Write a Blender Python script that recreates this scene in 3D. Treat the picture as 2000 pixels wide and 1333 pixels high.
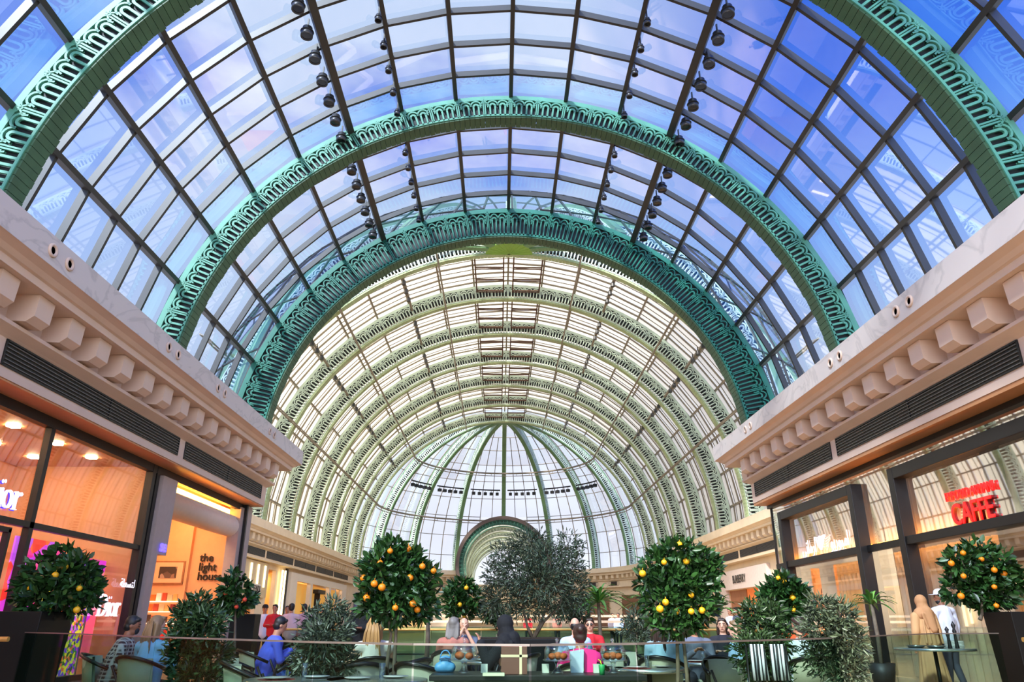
import bpy, math, random
import numpy as np
from mathutils import Vector, Matrix
random.seed(7); RNG = np.random.default_rng(11)
scene = bpy.context.scene
COL = scene.collection
pi = math.pi; R = math.radians
sin, cos = math.sin, math.cos
for o in list(bpy.data.objects): bpy.data.objects.remove(o, do_unlink=True)

# ------------------------------------------------------------------ camera
EYE = 1.25
FPX, PITCH, YAW, ROLL = 1435.0, 0.366, -0.0155, 0.0013
_F = Vector((0, cos(PITCH), sin(PITCH))); _U = Vector((0, -sin(PITCH), cos(PITCH))); _R = Vector((1, 0, 0))
_R2 = _R*cos(ROLL) + _U*sin(ROLL); _U2 = _U*cos(ROLL) - _R*sin(ROLL)
_M = Matrix.Rotation(YAW, 3, 'Z')
CR, CU, CF = _M @ _R2, _M @ _U2, _M @ _F
cam = bpy.data.cameras.new('camera'); cam.sensor_width = 36.0; cam.lens = FPX/2000*36; cam.clip_end = 2000
cam_ob = bpy.data.objects.new('camera', cam); COL.objects.link(cam_ob)
m4 = Matrix((CR, CU, -CF)).transposed().to_4x4(); m4.translation = Vector((0, 0, EYE)); cam_ob.matrix_world = m4
scene.camera = cam_ob
def at(px, py, y):
    """world point at distance y up the hall that is seen in direction (px, py) of the photograph"""
    r = CR*((px-1000)/FPX) - CU*((py-666.5)/FPX) + CF
    return Vector((0, 0, EYE)) + r*(y/r.y)

# ------------------------------------------------------------------ world, sun, exposure
w = bpy.data.worlds.new('sky'); scene.world = w; w.use_nodes = True
nt = w.node_tree; N = nt.nodes; L = nt.links; N.clear()
def nn(t, **k):
    n = N.new(t)
    for a, b in k.items(): setattr(n, a, b)
    return n
tc = nn('ShaderNodeTexCoord'); sep = nn('ShaderNodeSeparateXYZ'); L.new(tc.outputs['Generated'], sep.inputs[0])
ramp = nn('ShaderNodeValToRGB')
cr = ramp.color_ramp; cr.elements[0].position = 0.0; cr.elements[0].color = (0.66, 0.67, 0.72, 1)
cr.elements[1].position = 1.0; cr.elements[1].color = (0.03, 0.10, 0.42, 1)
for p, c in ((0.30, (0.64, 0.66, 0.76, 1)), (0.45, (0.30, 0.47, 0.88, 1)), (0.60, (0.06, 0.20, 0.80, 1)), (0.8, (0.03, 0.12, 0.62, 1))):
    e = cr.elements.new(p); e.color = c
L.new(sep.outputs['Z'], ramp.inputs[0])
mp = nn('ShaderNodeMapping'); mp.inputs['Scale'].default_value = (1.0, 1.0, 2.2); L.new(tc.outputs['Generated'], mp.inputs[0])
noi = nn('ShaderNodeTexNoise'); noi.inputs['Scale'].default_value = 2.6; noi.inputs['Detail'].default_value = 6; noi.inputs['Roughness'].default_value = 0.55
L.new(mp.outputs[0], noi.inputs['Vector'])
cl = nn('ShaderNodeValToRGB'); cl.color_ramp.elements[0].position = 0.30; cl.color_ramp.elements[0].color = (0, 0, 0, 1)
cl.color_ramp.elements[1].position = 0.50; cl.color_ramp.elements[1].color = (1, 1, 1, 1); L.new(noi.outputs['Fac'], cl.inputs[0])
mixc = nn('ShaderNodeMixRGB'); mixc.inputs[2].default_value = (0.74, 0.78, 0.88, 1)
# bright haze over the middle of the hall, deep blue gaps towards both sides
ab = nn('ShaderNodeMath', operation='ADD'); ab.inputs[1].default_value = 0.12; L.new(sep.outputs['X'], ab.inputs[0])
aa = nn('ShaderNodeMath', operation='ABSOLUTE'); L.new(ab.outputs[0], aa.inputs[0])
sx = nn('ShaderNodeMapRange'); sx.inputs['From Min'].default_value = 0.20; sx.inputs['From Max'].default_value = 0.46
sx.inputs['To Min'].default_value = 1.0; sx.inputs['To Max'].default_value = 0.02; L.new(aa.outputs[0], sx.inputs['Value'])
mul = nn('ShaderNodeMath', operation='MULTIPLY'); L.new(cl.outputs[0], mul.inputs[0]); L.new(sx.outputs[0], mul.inputs[1])
L.new(mul.outputs[0], mixc.inputs[0]); L.new(ramp.outputs[0], mixc.inputs[1])
bg = nn('ShaderNodeBackground'); 
# sky behind the viewer, on the sun's side, brightened as added frontal fill
by = nn('ShaderNodeMapRange'); by.interpolation_type = 'SMOOTHSTEP'; by.inputs['From Min'].default_value = 0.25; by.inputs['From Max'].default_value = -0.5
by.inputs['To Min'].default_value = 1.0; by.inputs['To Max'].default_value = 3.6; L.new(sep.outputs['Y'], by.inputs['Value']); L.new(by.outputs[0], bg.inputs['Strength'])
L.new(mixc.outputs[0], bg.inputs['Color']); out = nn('ShaderNodeOutputWorld'); L.new(bg.outputs[0], out.inputs[0])

sun = bpy.data.lights.new('sun', 'SUN'); sun.energy = 8.0; sun.angle = R(6); sun.color = (1.0, 0.93, 0.82)
so = bpy.data.objects.new('sun', sun); COL.objects.link(so); so.rotation_euler = Vector((0.42, 0.62, -0.66)).to_track_quat('-Z', 'Y').to_euler(); so.location = (-20, -10, 60)

vs = scene.view_settings; vs.view_transform = 'Standard'; vs.look = 'None'; vs.gamma = 1.0; vs.use_curve_mapping = False; vs.exposure = 0.42
cy = scene.cycles
cy.transparent_max_bounces = 32; cy.max_bounces = 8; cy.diffuse_bounces = 4; cy.glossy_bounces = 3; cy.caustics_reflective = False; cy.caustics_refractive = False
cy.use_denoising = True; cy.sample_clamp_indirect = 6.0

# ------------------------------------------------------------------ materials
def lin(h):
    h = h.lstrip('#'); v = [int(h[i:i+2], 16)/255 for i in (0, 2, 4)]
    return tuple((c/12.92 if c <= .04045 else ((c+.055)/1.055)**2.4) for c in v) + (1.0,)
MATS = {}
def mat(name, col, rough=0.6, metal=0.0, var=0.12, scale=6.0, emit=None, estr=0.0, spec=0.5, bump=0.0, stretch=None):
    if name in MATS: return MATS[name]
    m = bpy.data.materials.new(name); m.use_nodes = True; t = m.node_tree; b = t.nodes['Principled BSDF']
    c = lin(col) if isinstance(col, str) else tuple(col)+(1.0,) if len(col) == 3 else col
    b.inputs['Roughness'].default_value = rough; b.inputs['Metallic'].default_value = metal
    b.inputs['Specular IOR Level'].default_value = spec
    co = t.nodes.new('ShaderNodeTexCoord'); mpn = t.nodes.new('ShaderNodeMapping'); t.links.new(co.outputs['Object'], mpn.inputs[0])
    if stretch: mpn.inputs['Scale'].default_value = stretch
    n = t.nodes.new('ShaderNodeTexNoise'); n.inputs['Scale'].default_value = scale; n.inputs['Detail'].default_value = 4
    t.links.new(mpn.outputs[0], n.inputs['Vector'])
    r = t.nodes.new('ShaderNodeValToRGB'); r.color_ramp.elements[0].position = .3; r.color_ramp.elements[1].position = .7
    r.color_ramp.elements[0].color = tuple(max(0, x*(1-var)) for x in c[:3])+(1,)
    r.color_ramp.elements[1].color = tuple(min(1, x*(1+var)) for x in c[:3])+(1,)
    t.links.new(n.outputs['Fac'], r.inputs[0]); t.links.new(r.outputs[0], b.inputs['Base Color'])
    if bump:
        bp = t.nodes.new('ShaderNodeBump'); bp.inputs['Strength'].default_value = bump; bp.inputs['Distance'].default_value = .02
        t.links.new(n.outputs['Fac'], bp.inputs['Height']); t.links.new(bp.outputs[0], b.inputs['Normal'])
    if estr:
        b.inputs['Emission Color'].default_value = lin(emit) if isinstance(emit, str) else tuple(emit)+(1,)
        b.inputs['Emission Strength'].default_value = estr
    MATS[name] = m; return m
def glass(name, tint, refl, rough=0.02, more=.5):
    """thin coated pane: part goes straight through tinted, part mirrors what faces it"""
    m = bpy.data.materials.new(name); m.use_nodes = True; t = m.node_tree; t.nodes.clear()
    o = t.nodes.new('ShaderNodeOutputMaterial'); mx = t.nodes.new('ShaderNodeMixShader')
    tr = t.nodes.new('ShaderNodeBsdfTransparent'); tr.inputs[0].default_value = tuple(tint)+(1,)
    gl = t.nodes.new('ShaderNodeBsdfGlossy'); gl.inputs['Roughness'].default_value = rough; gl.inputs['Color'].default_value = (.95, .97, 1, 1)
    lw = t.nodes.new('ShaderNodeLayerWeight'); lw.inputs['Blend'].default_value = 0.35
    mr = t.nodes.new('ShaderNodeMapRange'); mr.inputs['To Min'].default_value = refl; mr.inputs['To Max'].default_value = min(1, refl+more)
    t.links.new(lw.outputs['Fresnel'], mr.inputs['Value']); t.links.new(mr.outputs[0], mx.inputs[0])
    t.links.new(tr.outputs[0], mx.inputs[1]); t.links.new(gl.outputs[0], mx.inputs[2]); t.links.new(mx.outputs[0], o.inputs[0])
    MATS[name] = m; return m
STONE = mat('beige_stone', '#dcc1aa', .55, var=.05, scale=1.2)
STONE_FAR = mat('cream_stone', '#eedcbc', .6, var=.05, scale=1.5)
def marble():
    m = mat('veined_marble', '#d6cabf', .35, var=.04)
    t = m.node_tree; b = t.nodes['Principled BSDF']
    co = t.nodes.new('ShaderNodeTexCoord'); mp_ = t.nodes.new('ShaderNodeMapping'); mp_.inputs['Scale'].default_value = (1, .35, .5); mp_.inputs['Rotation'].default_value = (.5, 0, 0)
    t.links.new(co.outputs['Object'], mp_.inputs[0])
    wv = t.nodes.new('ShaderNodeTexNoise'); wv.inputs['Scale'].default_value = 1.3; wv.inputs['Detail'].default_value = 5; wv.inputs['Distortion'].default_value = 2.2
    t.links.new(mp_.outputs[0], wv.inputs['Vector'])
    r = t.nodes.new('ShaderNodeValToRGB'); e = r.color_ramp.elements
    e[0].position = .46; e[0].color = lin('#d8cbc0'); e[1].position = .54; e[1].color = lin('#d8cbc0'); x = e.new(.5); x.color = lin('#c6bab0')
    t.links.new(wv.outputs['Fac'], r.inputs[0]); t.links.new(r.outputs[0], b.inputs['Base Color']); return m
MARBLE = marble()
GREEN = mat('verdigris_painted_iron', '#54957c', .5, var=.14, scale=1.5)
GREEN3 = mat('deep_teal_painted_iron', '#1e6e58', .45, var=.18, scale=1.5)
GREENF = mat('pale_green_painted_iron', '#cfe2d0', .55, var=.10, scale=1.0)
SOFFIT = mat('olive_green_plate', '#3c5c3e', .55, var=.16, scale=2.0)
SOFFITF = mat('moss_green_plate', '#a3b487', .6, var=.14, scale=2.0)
CORE = mat('dark_web_plate', '#1b2222', .6, var=.2)
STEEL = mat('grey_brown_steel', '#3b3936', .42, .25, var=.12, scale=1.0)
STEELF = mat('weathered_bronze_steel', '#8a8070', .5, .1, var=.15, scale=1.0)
BLACKM = mat('black_frame_metal', '#161514', .45, .2, var=.1)
GLASS_ROOF = glass('blue_coated_roof_glass', (.66, .80, 1.0), .20, more=.4)
GLASS_APSE = glass('clear_roof_glass', (.93, .95, 1.0), .02, more=.2)
GLASS_SHOP = glass('shop_glass', (.95, .94, .92), .13, more=.32)
GLASS_RAIL = glass('green_edge_glass', (.66, .78, .72), .0, more=.06)
GLASS_CLEAR = glass('clear_glass', (.95, .97, .97), .08)
def blind_mat():
    m = bpy.data.materials.new('cream_roller_blind'); m.use_nodes = True; t = m.node_tree; t.nodes.clear()
    o = t.nodes.new('ShaderNodeOutputMaterial'); mx = t.nodes.new('ShaderNodeMixShader'); mx.inputs[0].default_value = .30
    tl = t.nodes.new('ShaderNodeBsdfTranslucent'); tl.inputs[0].default_value = lin('#d2c9b0')
    d = t.nodes.new('ShaderNodeBsdfDiffuse'); d.inputs[0].default_value = lin('#e6dac2')
    t.links.new(tl.outputs[0], mx.inputs[1]); t.links.new(d.outputs[0], mx.inputs[2]); t.links.new(mx.outputs[0], o.inputs[0]); return m
BLIND = blind_mat()

# ------------------------------------------------------------------ mesh helpers
class MB:
    def __init__(s): s.v = []; s.f = []
    def add(s, vs, fs):
        b = len(s.v); s.v.extend([tuple(p) for p in vs]); s.f.extend([tuple(i+b for i in f) for f in fs]); return s
    def box(s, x0, x1, y0, y1, z0, z1):
        return s.add([(x0,y0,z0),(x1,y0,z0),(x1,y1,z0),(x0,y1,z0),(x0,y0,z1),(x1,y0,z1),(x1,y1,z1),(x0,y1,z1)],
                     [(0,3,2,1),(4,5,6,7),(0,1,5,4),(1,2,6,5),(2,3,7,6),(3,0,4,7)])
    def cbox(s, c, sz, rz=0.0, M=None):
        M = M or Matrix.Rotation(rz, 3, 'Z'); c = Vector(c); h = [x/2 for x in sz]
        P = [c + M @ Vector((a*h[0], b*h[1], d*h[2])) for d in (-1, 1) for a, b in ((-1,-1),(1,-1),(1,1),(-1,1))]
        return s.add(P, [(0,3,2,1),(4,5,6,7),(0,1,5,4),(1,2,6,5),(2,3,7,6),(3,0,4,7)])
    def beam(s, a, b, wd, dp, up=(0, 0, 1)):
        a, b, up = Vector(a), Vector(b), Vector(up); d = (b-a).normalized(); x = d.cross(up)
        if x.length < 1e-5: x = d.cross(Vector((1, 0, 0)))
        x.normalize(); u = x.cross(d).normalized(); x *= wd/2; u *= dp/2
        return s.add([a-x-u, a+x-u, a+x+u, a-x+u, b-x-u, b+x-u, b+x+u, b-x+u], [(0,3,2,1),(4,5,6,7),(0,1,5,4),(1,2,6,5),(2,3,7,6),(3,0,4,7)])
    def tube(s, pts, r, n=8, caps=True):
        pts = [Vector(p) for p in pts]; rr = r if isinstance(r, (list, tuple)) else [r]*len(pts); rings = []
        px = None
        for i, p in enumerate(pts):
            d = (pts[min(i+1, len(pts)-1)] - pts[max(i-1, 0)]).normalized()
            if px is None: px = d.cross(Vector((0, 0, 1))); px = px if px.length > 1e-3 else Vector((1, 0, 0))
            px = (px - d*px.dot(d)).normalized(); q = d.cross(px)
            rings.append([p + px*(rr[i]*cos(2*pi*k/n)) + q*(rr[i]*sin(2*pi*k/n)) for k in range(n)])
        vs = [x for g in rings for x in g]; fs = []
        for i in range(len(pts)-1):
            for k in range(n): a = i*n+k; b = i*n+(k+1) % n; fs.append((a, a+n, b+n, b))
        if caps: fs += [tuple(range(n)), tuple(reversed(range((len(pts)-1)*n, len(pts)*n)))]
        return s.add(vs, fs)
    def lathe(s, prof, c=(0, 0, 0), n=20, M=None):
        c = Vector(c); vs = []; M = M or Matrix.Identity(3)
        for (r, z) in prof:
            for k in range(n): vs.append(c + M @ Vector((r*cos(2*pi*k/n), r*sin(2*pi*k/n), z)))
        fs = [(i*n+k, i*n+(k+1) % n, (i+1)*n+(k+1) % n, (i+1)*n+k) for i in range(len(prof)-1) for k in range(n)]
        if prof[0][0] > 1e-6: fs.append(tuple(reversed(range(n))))
        if prof[-1][0] > 1e-6: fs.append(tuple(range((len(prof)-1)*n, len(prof)*n)))
        return s.add(vs, fs)
    def ball(s, c, r, n=12, m=8, M=None):
        r = r if isinstance(r, (tuple, list)) else (r, r, r); c = Vector(c); vs = []; M = M or Matrix.Identity(3)
        for i in range(m+1):
            t = pi*i/m
            for k in range(n): a = 2*pi*k/n; vs.append(c + M @ Vector((r[0]*sin(t)*cos(a), r[1]*sin(t)*sin(a), r[2]*cos(t))))
        fs = [(i*n+k, (i+1)*n+k, (i+1)*n+(k+1) % n, i*n+(k+1) % n) for i in range(m) for k in range(n)]
        return s.add(vs, fs)
    def capsule(s, a, b, ra, rb, n=12):
        a, b = Vector(a), Vector(b); d = b-a; l = d.length or 1e-4; d = d/l
        q = d.to_track_quat('Z', 'Y').to_matrix(); prof = []
        for i in range(5): t = pi/2*(1-i/4); prof.append((ra*cos(t), -ra*sin(t)))
        for i in range(5): t = pi/2*i/4; prof.append((rb*cos(t), l+rb*sin(t)))
        prof[0] = (0.0005, -ra); prof[-1] = (0.0005, l+rb)
        return s.lathe(prof, a, n, q)
    def build(s, name, m, parent=None, smooth=False, **tags):
        me = bpy.data.meshes.new(name); me.from_pydata(s.v, [], s.f); me.validate(); me.update()
        if m: me.materials.append(m)
        if smooth: me.polygons.foreach_set('use_smooth', [True]*len(me.polygons))
        o = bpy.data.objects.new(name, me); COL.objects.link(o)
        if parent: o.parent = parent
        for k, v in tags.items(): o[k] = v
        return o
def thing(name, label, cat, loc=(0, 0, 0), rz=0.0, group=None):
    o = bpy.data.objects.new(name, None); COL.objects.link(o); o.location = loc; o.rotation_euler = (0, 0, rz); o.empty_display_size = .2
    o['label'] = label; o['category'] = cat
    if group: o['group'] = group
    return o
def dup(root, loc=None, rz=None, label=None, group=None, scale=None):
    r = root.copy(); COL.objects.link(r)
    if loc is not None: r.location = loc
    if rz is not None: r.rotation_euler = (0, 0, rz)
    if scale: r.scale = (scale,)*3
    if label: r['label'] = label
    if group: r['group'] = group
    for ch in list(root.children):
        c = ch.copy(); COL.objects.link(c); c.parent = r
        for g in list(ch.children): d = g.copy(); COL.objects.link(d); d.parent = c
    return r
def bevel(o, w=.01, seg=2):
    b = o.modifiers.new('bevel', 'BEVEL'); b.width = w; b.segments = seg; b.limit_method = 'ANGLE'; return o

# ------------------------------------------------------------------ lattice arches
def ribbon(mb, pts, wd, t, conv, closed=False):
    """flat bar of width wd along (u, v) points, thickness t towards the viewer; conv maps (u, v, depth) to space"""
    n = len(pts); L_, R_ = [], []
    for i, p in enumerate(pts):
        a = pts[max(i-1, 0)]; b = pts[min(i+1, n-1)]; dx, dy = b[0]-a[0], b[1]-a[1]; l = math.hypot(dx, dy) or 1
        nx, ny = -dy/l*wd/2, dx/l*wd/2; L_.append((p[0]+nx, p[1]+ny)); R_.append((p[0]-nx, p[1]-ny))
    vs = [conv(x, y, 0) for x, y in L_] + [conv(x, y, 0) for x, y in R_] + [conv(x, y, t) for x, y in L_] + [conv(x, y, t) for x, y in R_]
    fs = []
    for i in range(n-1):
        fs += [(i, n+i, n+i+1, i+1), (i, i+1, 2*n+i+1, 2*n+i), (n+i, 3*n+i, 3*n+i+1, n+i+1), (2*n+i, 2*n+i+1, 3*n+i+1, 3*n+i)]
    mb.add(vs, fs)
def lattice_module(mb, W, H, conv, t=.05, split=.60):
    """one cast module: five slots between bars, two round arches over them, star post at the end"""
    s = lambda u, v: (u*W, v*H)
    a = W*.5
    ribbon(mb, [s(0, .045), s(.5, .045), s(1, .045)], .09*H, t, conv)
    ribbon(mb, [s(0, .97), s(.5, .97), s(1, .97)], .06*H, t, conv)
    for u in (.215, .405, .595, .785): ribbon(mb, [s(u, .03), s(u, split)], .066*W, t, conv)
    for e, sg in ((0, 1), (1, -1)): ribbon(mb, [s(e+sg*.035, .03), s(e+sg*.035, .80), s(e+sg*.005, .97)], .045*W, t, conv)
    for c in (.31, .69):
        ra, hv = .2*W, .28*H; v0 = .60*H
        ribbon(mb, [(c*W+ra*cos(x), v0+hv*sin(x)) for x in [pi*i/8 for i in range(9)]], .055*W, t*1.25, conv)
        ra2 = .095*W
        ribbon(mb, [(c*W+ra2*cos(x), split*H-.02*H+ra2*1.15*sin(x)) for x in [pi*i/6 for i in range(7)]], .075*W, t, conv)
    for sg in (-1, 1):   # the leaf-like points that cross at the star
        e = 0 if sg > 0 else 1
        ribbon(mb, [s(e, .99), s(e+sg*.05, .84), s(e+sg*.16, .66), s(e+sg*.12, .5)], .045*W, t*1.25, conv)
        ribbon(mb, [s(e+sg*.13, .93), s(e+sg*.04, .86), s(e, .78)], .03*W, t*1.25, conv)
def arch_face(Ri, Ro, step, a0, a1, facing=-1, split=.60):
    """lattice ring from angle a0 to a1 (degrees); facing -1 shows towards the camera"""
    mb = MB(); n = round((a1-a0)/step); W = (Ri+Ro)/2*R(step)
    for k in range(n):
        th0 = R(a0+k*step)
        def conv(u, v, d, th0=th0):
            th = th0 + u/W*R(step); r = Ri+v
            return (r*cos(th), facing*(.0 + d)*1.0, r*sin(th))
        lattice_module(mb, W, Ro-Ri, conv, split=split)
    return mb
def ring_plates(Ri, th, y0, y1, step, a0, a1, gap=.012, jag=.0):
    mb = MB(); n = round((a1-a0)/step); rnd = random.Random(3)
    for k in range(n):
        t0, t1 = R(a0+k*step)+gap/Ri/2, R(a0+(k+1)*step)-gap/Ri/2; j = rnd.uniform(0, jag)
        V = []
        for yy in (y0, y1+j):
            for t_, r_ in ((t0, Ri), (t1, Ri), (t1, Ri+th), (t0, Ri+th)): V.append((r_*cos(t_), yy, r_*sin(t_)))
        mb.add(V, [(0,1,2,3),(7,6,5,4),(0,4,5,1),(1,5,6,2),(2,6,7,3),(3,7,4,0)])
    return mb
def ring_solid(Ri, Ro, y0, y1, a0, a1, n=60):
    mb = MB(); V = []; F_ = []
    for k in range(n+1):
        t_ = R(a0+(a1-a0)*k/n)
        for yy, r_ in ((y0, Ri), (y1, Ri), (y1, Ro), (y0, Ro)): V.append((r_*cos(t_), yy, r_*sin(t_)))
    for k in range(n):
        for j in range(4): a = k*4+j; b = k*4+(j+1) % 4; F_.append((a, b, b+4, a+4))
    F_ += [(0,3,2,1), (n*4, n*4+1, n*4+2, n*4+3)]
    return mb.add(V, F_)
A0, A1 = -5, 185
XA, ZA = .27, 7.28          # near vault axis
def make_arch(Ri, Ro, depth, step, gm, sm, core_from, label, y, xa=XA, za=ZA, group=None, plate=.87, split=.60, thick=.06, a0=A0, a1=A1):
    t = thing('lattice_arch', label, 'arch', (xa, y, za), group=group)
    arch_face(Ri, Ro, step, a0, a1, -1, split).build('lattice_face', gm, t)
    b = arch_face(Ri, Ro, step, a0, a1, 1, split).build('lattice_face', gm, t); b.location = (0, depth, 0)
    ring_plates(Ri-thick, thick, -.02, depth+.05, step/5, a0, a1, jag=.05).build('soffit_plate', sm, t)
    ring_solid(Ri+core_from, Ro+.02, .12*depth, .88*depth, a0, a1, 76).build('web_plate', CORE, t)
    ring_solid(Ro-.02, Ro+.16, 0.0, depth, a0, a1, 76).build('top_flange', gm, t)
    return t
def dup_arch(src, y, label): return dup(src, (src.location.x, y, src.location.z), label=label)
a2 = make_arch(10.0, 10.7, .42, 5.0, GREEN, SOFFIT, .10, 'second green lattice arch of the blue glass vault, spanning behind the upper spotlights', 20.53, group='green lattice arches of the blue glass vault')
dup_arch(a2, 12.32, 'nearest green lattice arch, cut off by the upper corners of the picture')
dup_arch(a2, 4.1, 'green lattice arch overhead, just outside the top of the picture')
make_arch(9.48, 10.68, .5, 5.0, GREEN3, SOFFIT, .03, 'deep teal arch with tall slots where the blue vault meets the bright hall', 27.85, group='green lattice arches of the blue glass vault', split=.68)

# ------------------------------------------------------------------ near vault glazing
RG = 11.05
def vault_bay(nm, ys, xa, za, Rg, step, a0, a1, wf, df, wp, dpp, gm, fm, pane_m, purlin=True, dr=0.0):
    t = bpy.data.objects.new(nm, None); COL.objects.link(t); t['kind'] = 'structure'; t.location = (xa, 0, za)
    pane = MB(); fr = MB(); n = round((a1-a0)/step)
    P = lambda th, r, y: (r*cos(R(th)), y, r*sin(R(th)))
    for k in range(n):
        t0, t1 = a0+k*step, a0+(k+1)*step; tm = (t0+t1)/2; up = (cos(R(tm)), 0, sin(R(tm)))
        for i in range(len(ys)-1):
            pane.add([P(t0, Rg, ys[i]), P(t1, Rg, ys[i]), P(t1, Rg, ys[i+1]), P(t0, Rg, ys[i+1])], [(0, 1, 2, 3)])
        for y in ys: fr.beam(P(t0, Rg-df/2, y), P(t1, Rg-df/2, y), wf, df, up)
    if purlin:
        for k in range(n+1):
            th = a0+k*step; up = (cos(R(th)), 0, sin(R(th)))
            fr.beam(P(th, Rg-dpp/2, ys[0]), P(th, Rg-dpp/2, ys[-1]), wp, dpp, up)
    pane.build('glass_pane', pane_m, t); fr.build('window_frame', fm, t)
    return t
bays = ([-4.4, -3, -1.6, -.2, 1.2, 2.6, 4.2], [4.4, 5.75, 7.1, 8.5, 9.9, 11.25, 12.62], [12.62, 14.0, 15.4, 16.77, 18.1, 19.46, 20.82], [20.82, 22.3, 23.8, 25.28, 26.74, 28.2])
for i, ys in enumerate(bays): vault_bay('window_%d' % (i+1), ys, XA, ZA, RG, 10, -10, 190, .09, .20, .13, .26, None, STEEL, GLASS_ROOF)

# ------------------------------------------------------------------ entablatures
PROFILE = [(-.62, 5.37), (0, 5.37), (0, 6.06), (.06, 6.10), (.24, 6.20), (.24, 6.27), (.03, 6.30), (.03, 6.83), (.66, 6.84), (.70, 6.84), (.70, 6.98),
           (.76, 7.0), (.84, 7.07), (.95, 7.12), (1.0, 7.14), (1.0, 7.68), (-3.2, 7.68)]
def offset_path(path, d, side):
    out_ = []
    for i, p in enumerate(path):
        ns = []
        for a, b in ((i-1, i), (i, i+1)):
            if 0 <= a and b < len(path):
                dx, dy = path[b][0]-path[a][0], path[b][1]-path[a][1]; l = math.hypot(dx, dy); ns.append((side*dy/l, -side*dx/l))
        if len(ns) == 1: n_ = ns[0]; k = 1
        else:
            n_ = (ns[0][0]+ns[1][0], ns[0][1]+ns[1][1]); l = math.hypot(*n_); n_ = (n_[0]/l, n_[1]/l); k = 1/max(.35, n_[0]*ns[0][0]+n_[1]*ns[0][1])
        out_.append((p[0]+n_[0]*d*k, p[1]+n_[1]*d*k))
    return out_
def sweep(path, side, prof=PROFILE, mb=None):
    mb = mb or MB(); cols = [offset_path(path, d, side) for d, z in prof]; n = len(path); m_ = len(prof); V = []
    for j, (d, z) in enumerate(prof):
        for i in range(n): V.append((cols[j][i][0], cols[j][i][1], z))
    F_ = [(j*n+i, j*n+i+1, (j+1)*n+i+1, (j+1)*n+i) for j in range(m_-1) for i in range(n-1)]
    F_ += [tuple(j*n for j in range(m_)), tuple(j*n+n-1 for j in reversed(range(m_)))]
    return mb.add(V, F_)
def along(path, s):
    for i in range(len(path)-1):
        l = math.hypot(path[i+1][0]-path[i][0], path[i+1][1]-path[i][1])
        if s <= l or i == len(path)-2:
            t_ = s/l; return (path[i][0]+(path[i+1][0]-path[i][0])*t_, path[i][1]+(path[i+1][1]-path[i][1])*t_), math.atan2(path[i+1][1]-path[i][1], path[i+1][0]-path[i][0])
        s -= l
def length(path): return sum(math.hypot(path[i+1][0]-path[i][0], path[i+1][1]-path[i][1]) for i in range(len(path)-1))
def frame_at(path, s, side):
    (x, y), a = along(path, s); tx, ty = cos(a), sin(a); nx, ny = side*ty, -side*tx
    return Vector((x, y, 0)), Matrix(((tx, nx, 0), (ty, ny, 0), (0, 0, 1)))
def corbel_mesh():
    mb = MB(); pr = [(0, 6.33), (.40, 6.31), (.54, 6.42), (.56, 6.83), (0, 6.83)]
    V = [(x, d, z) for x in (-.24, .24) for d, z in pr]; n = 5
    mb.add(V, [tuple(range(n)), tuple(reversed(range(n, 2*n)))] + [(i, i+n, (i+1) % n+n, (i+1) % n) for i in range(n)])
    o = mb.build('corbel', None); me = o.data; bpy.data.objects.remove(o); return me
CORBEL = corbel_mesh()
def corbel_data(m):
    me = CORBEL.copy(); me.materials.append(m); return me
def vent(path, side, s0, s1, root):
    p, Mx = frame_at(path, (s0+s1)/2, side); l = s1-s0; fr = MB(); 
    for z in (5.58, 6.04): fr.cbox(p+Mx @ Vector((0, .0, z)), (l, .05, .035), M=Mx)
    for x in (-l/2, 0, l/2) if l > 3 else (-l/2, l/2): fr.cbox(p+Mx @ Vector((x, .0, 5.81)), (.035, .05, .49), M=Mx)
    fr.cbox(p+Mx @ Vector((0, -.015, 5.81)), (l, .04, .46), M=Mx)
    g = fr.build('vent_grille', BLACKM, root)
    sl = MB()
    for k in range(6): sl.cbox(p+Mx @ Vector((0, .02, 5.62+k*.072)), (l-.06, .035, .012), M=Mx)
    sl.build('louvre', mat('louvre_grey', '#77756f', .5, .3), g); return g
def entablature(nm, path, side, stone, m_top=None, s_first=.6, sp=1.08, vents=(), nozzles=(), cm=None):
    t = sweep(path, side).build(nm, stone); t['kind'] = 'structure'
    cd = corbel_data(cm or stone); Ln = length(path); s = s_first
    while s < Ln-.3:
        p, Mx = frame_at(path, s, side); c = bpy.data.objects.new('corbel', cd); COL.objects.link(c); c.parent = t
        m = Mx.to_4x4(); m.translation = p; c.matrix_local = m; s += sp
    for a, b in vents: vent(path, side, a, b, t)
    for s in nozzles:
        for ds in (-.27, .27):
            p, Mx = frame_at(path, s+ds, side)
            M2 = Mx @ Matrix.Rotation(-pi/2, 3, 'X')
            mb = MB().lathe([(.13, 0), (.13, .03), (.10, .045), (.075, .03), (.07, -.0)], p+Mx @ Vector((0, 1.0, 7.41)), 16, M2)
            g = mb.build('downlight_ring', stone, t, True); MB().lathe([(.0001, .012), (.07, .012)], p+Mx @ Vector((0, 1.0, 7.41)), 12, M2).build('lens', BLACKM, g)
    if m_top:   # polished facing of the top band
        prof = [(1.004, 7.14), (1.004, 7.684), (.2, 7.684)]
        q = sweep(path, side, prof).build('marble_band', m_top, t)
    return t
XFL, XFR = -8.98, 9.36
pl = [(XFL, -12), (XFL, 28.5), (-16.0, 28.5)]; pr_ = [(XFR, -12), (XFR, 27.4), (16.2, 27.4)]
vL = [(4.6, 12.0), (16.7-.0, 24.2)]
def vs_(ylist): return [(a+12, b+12) for a, b in ylist]
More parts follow.
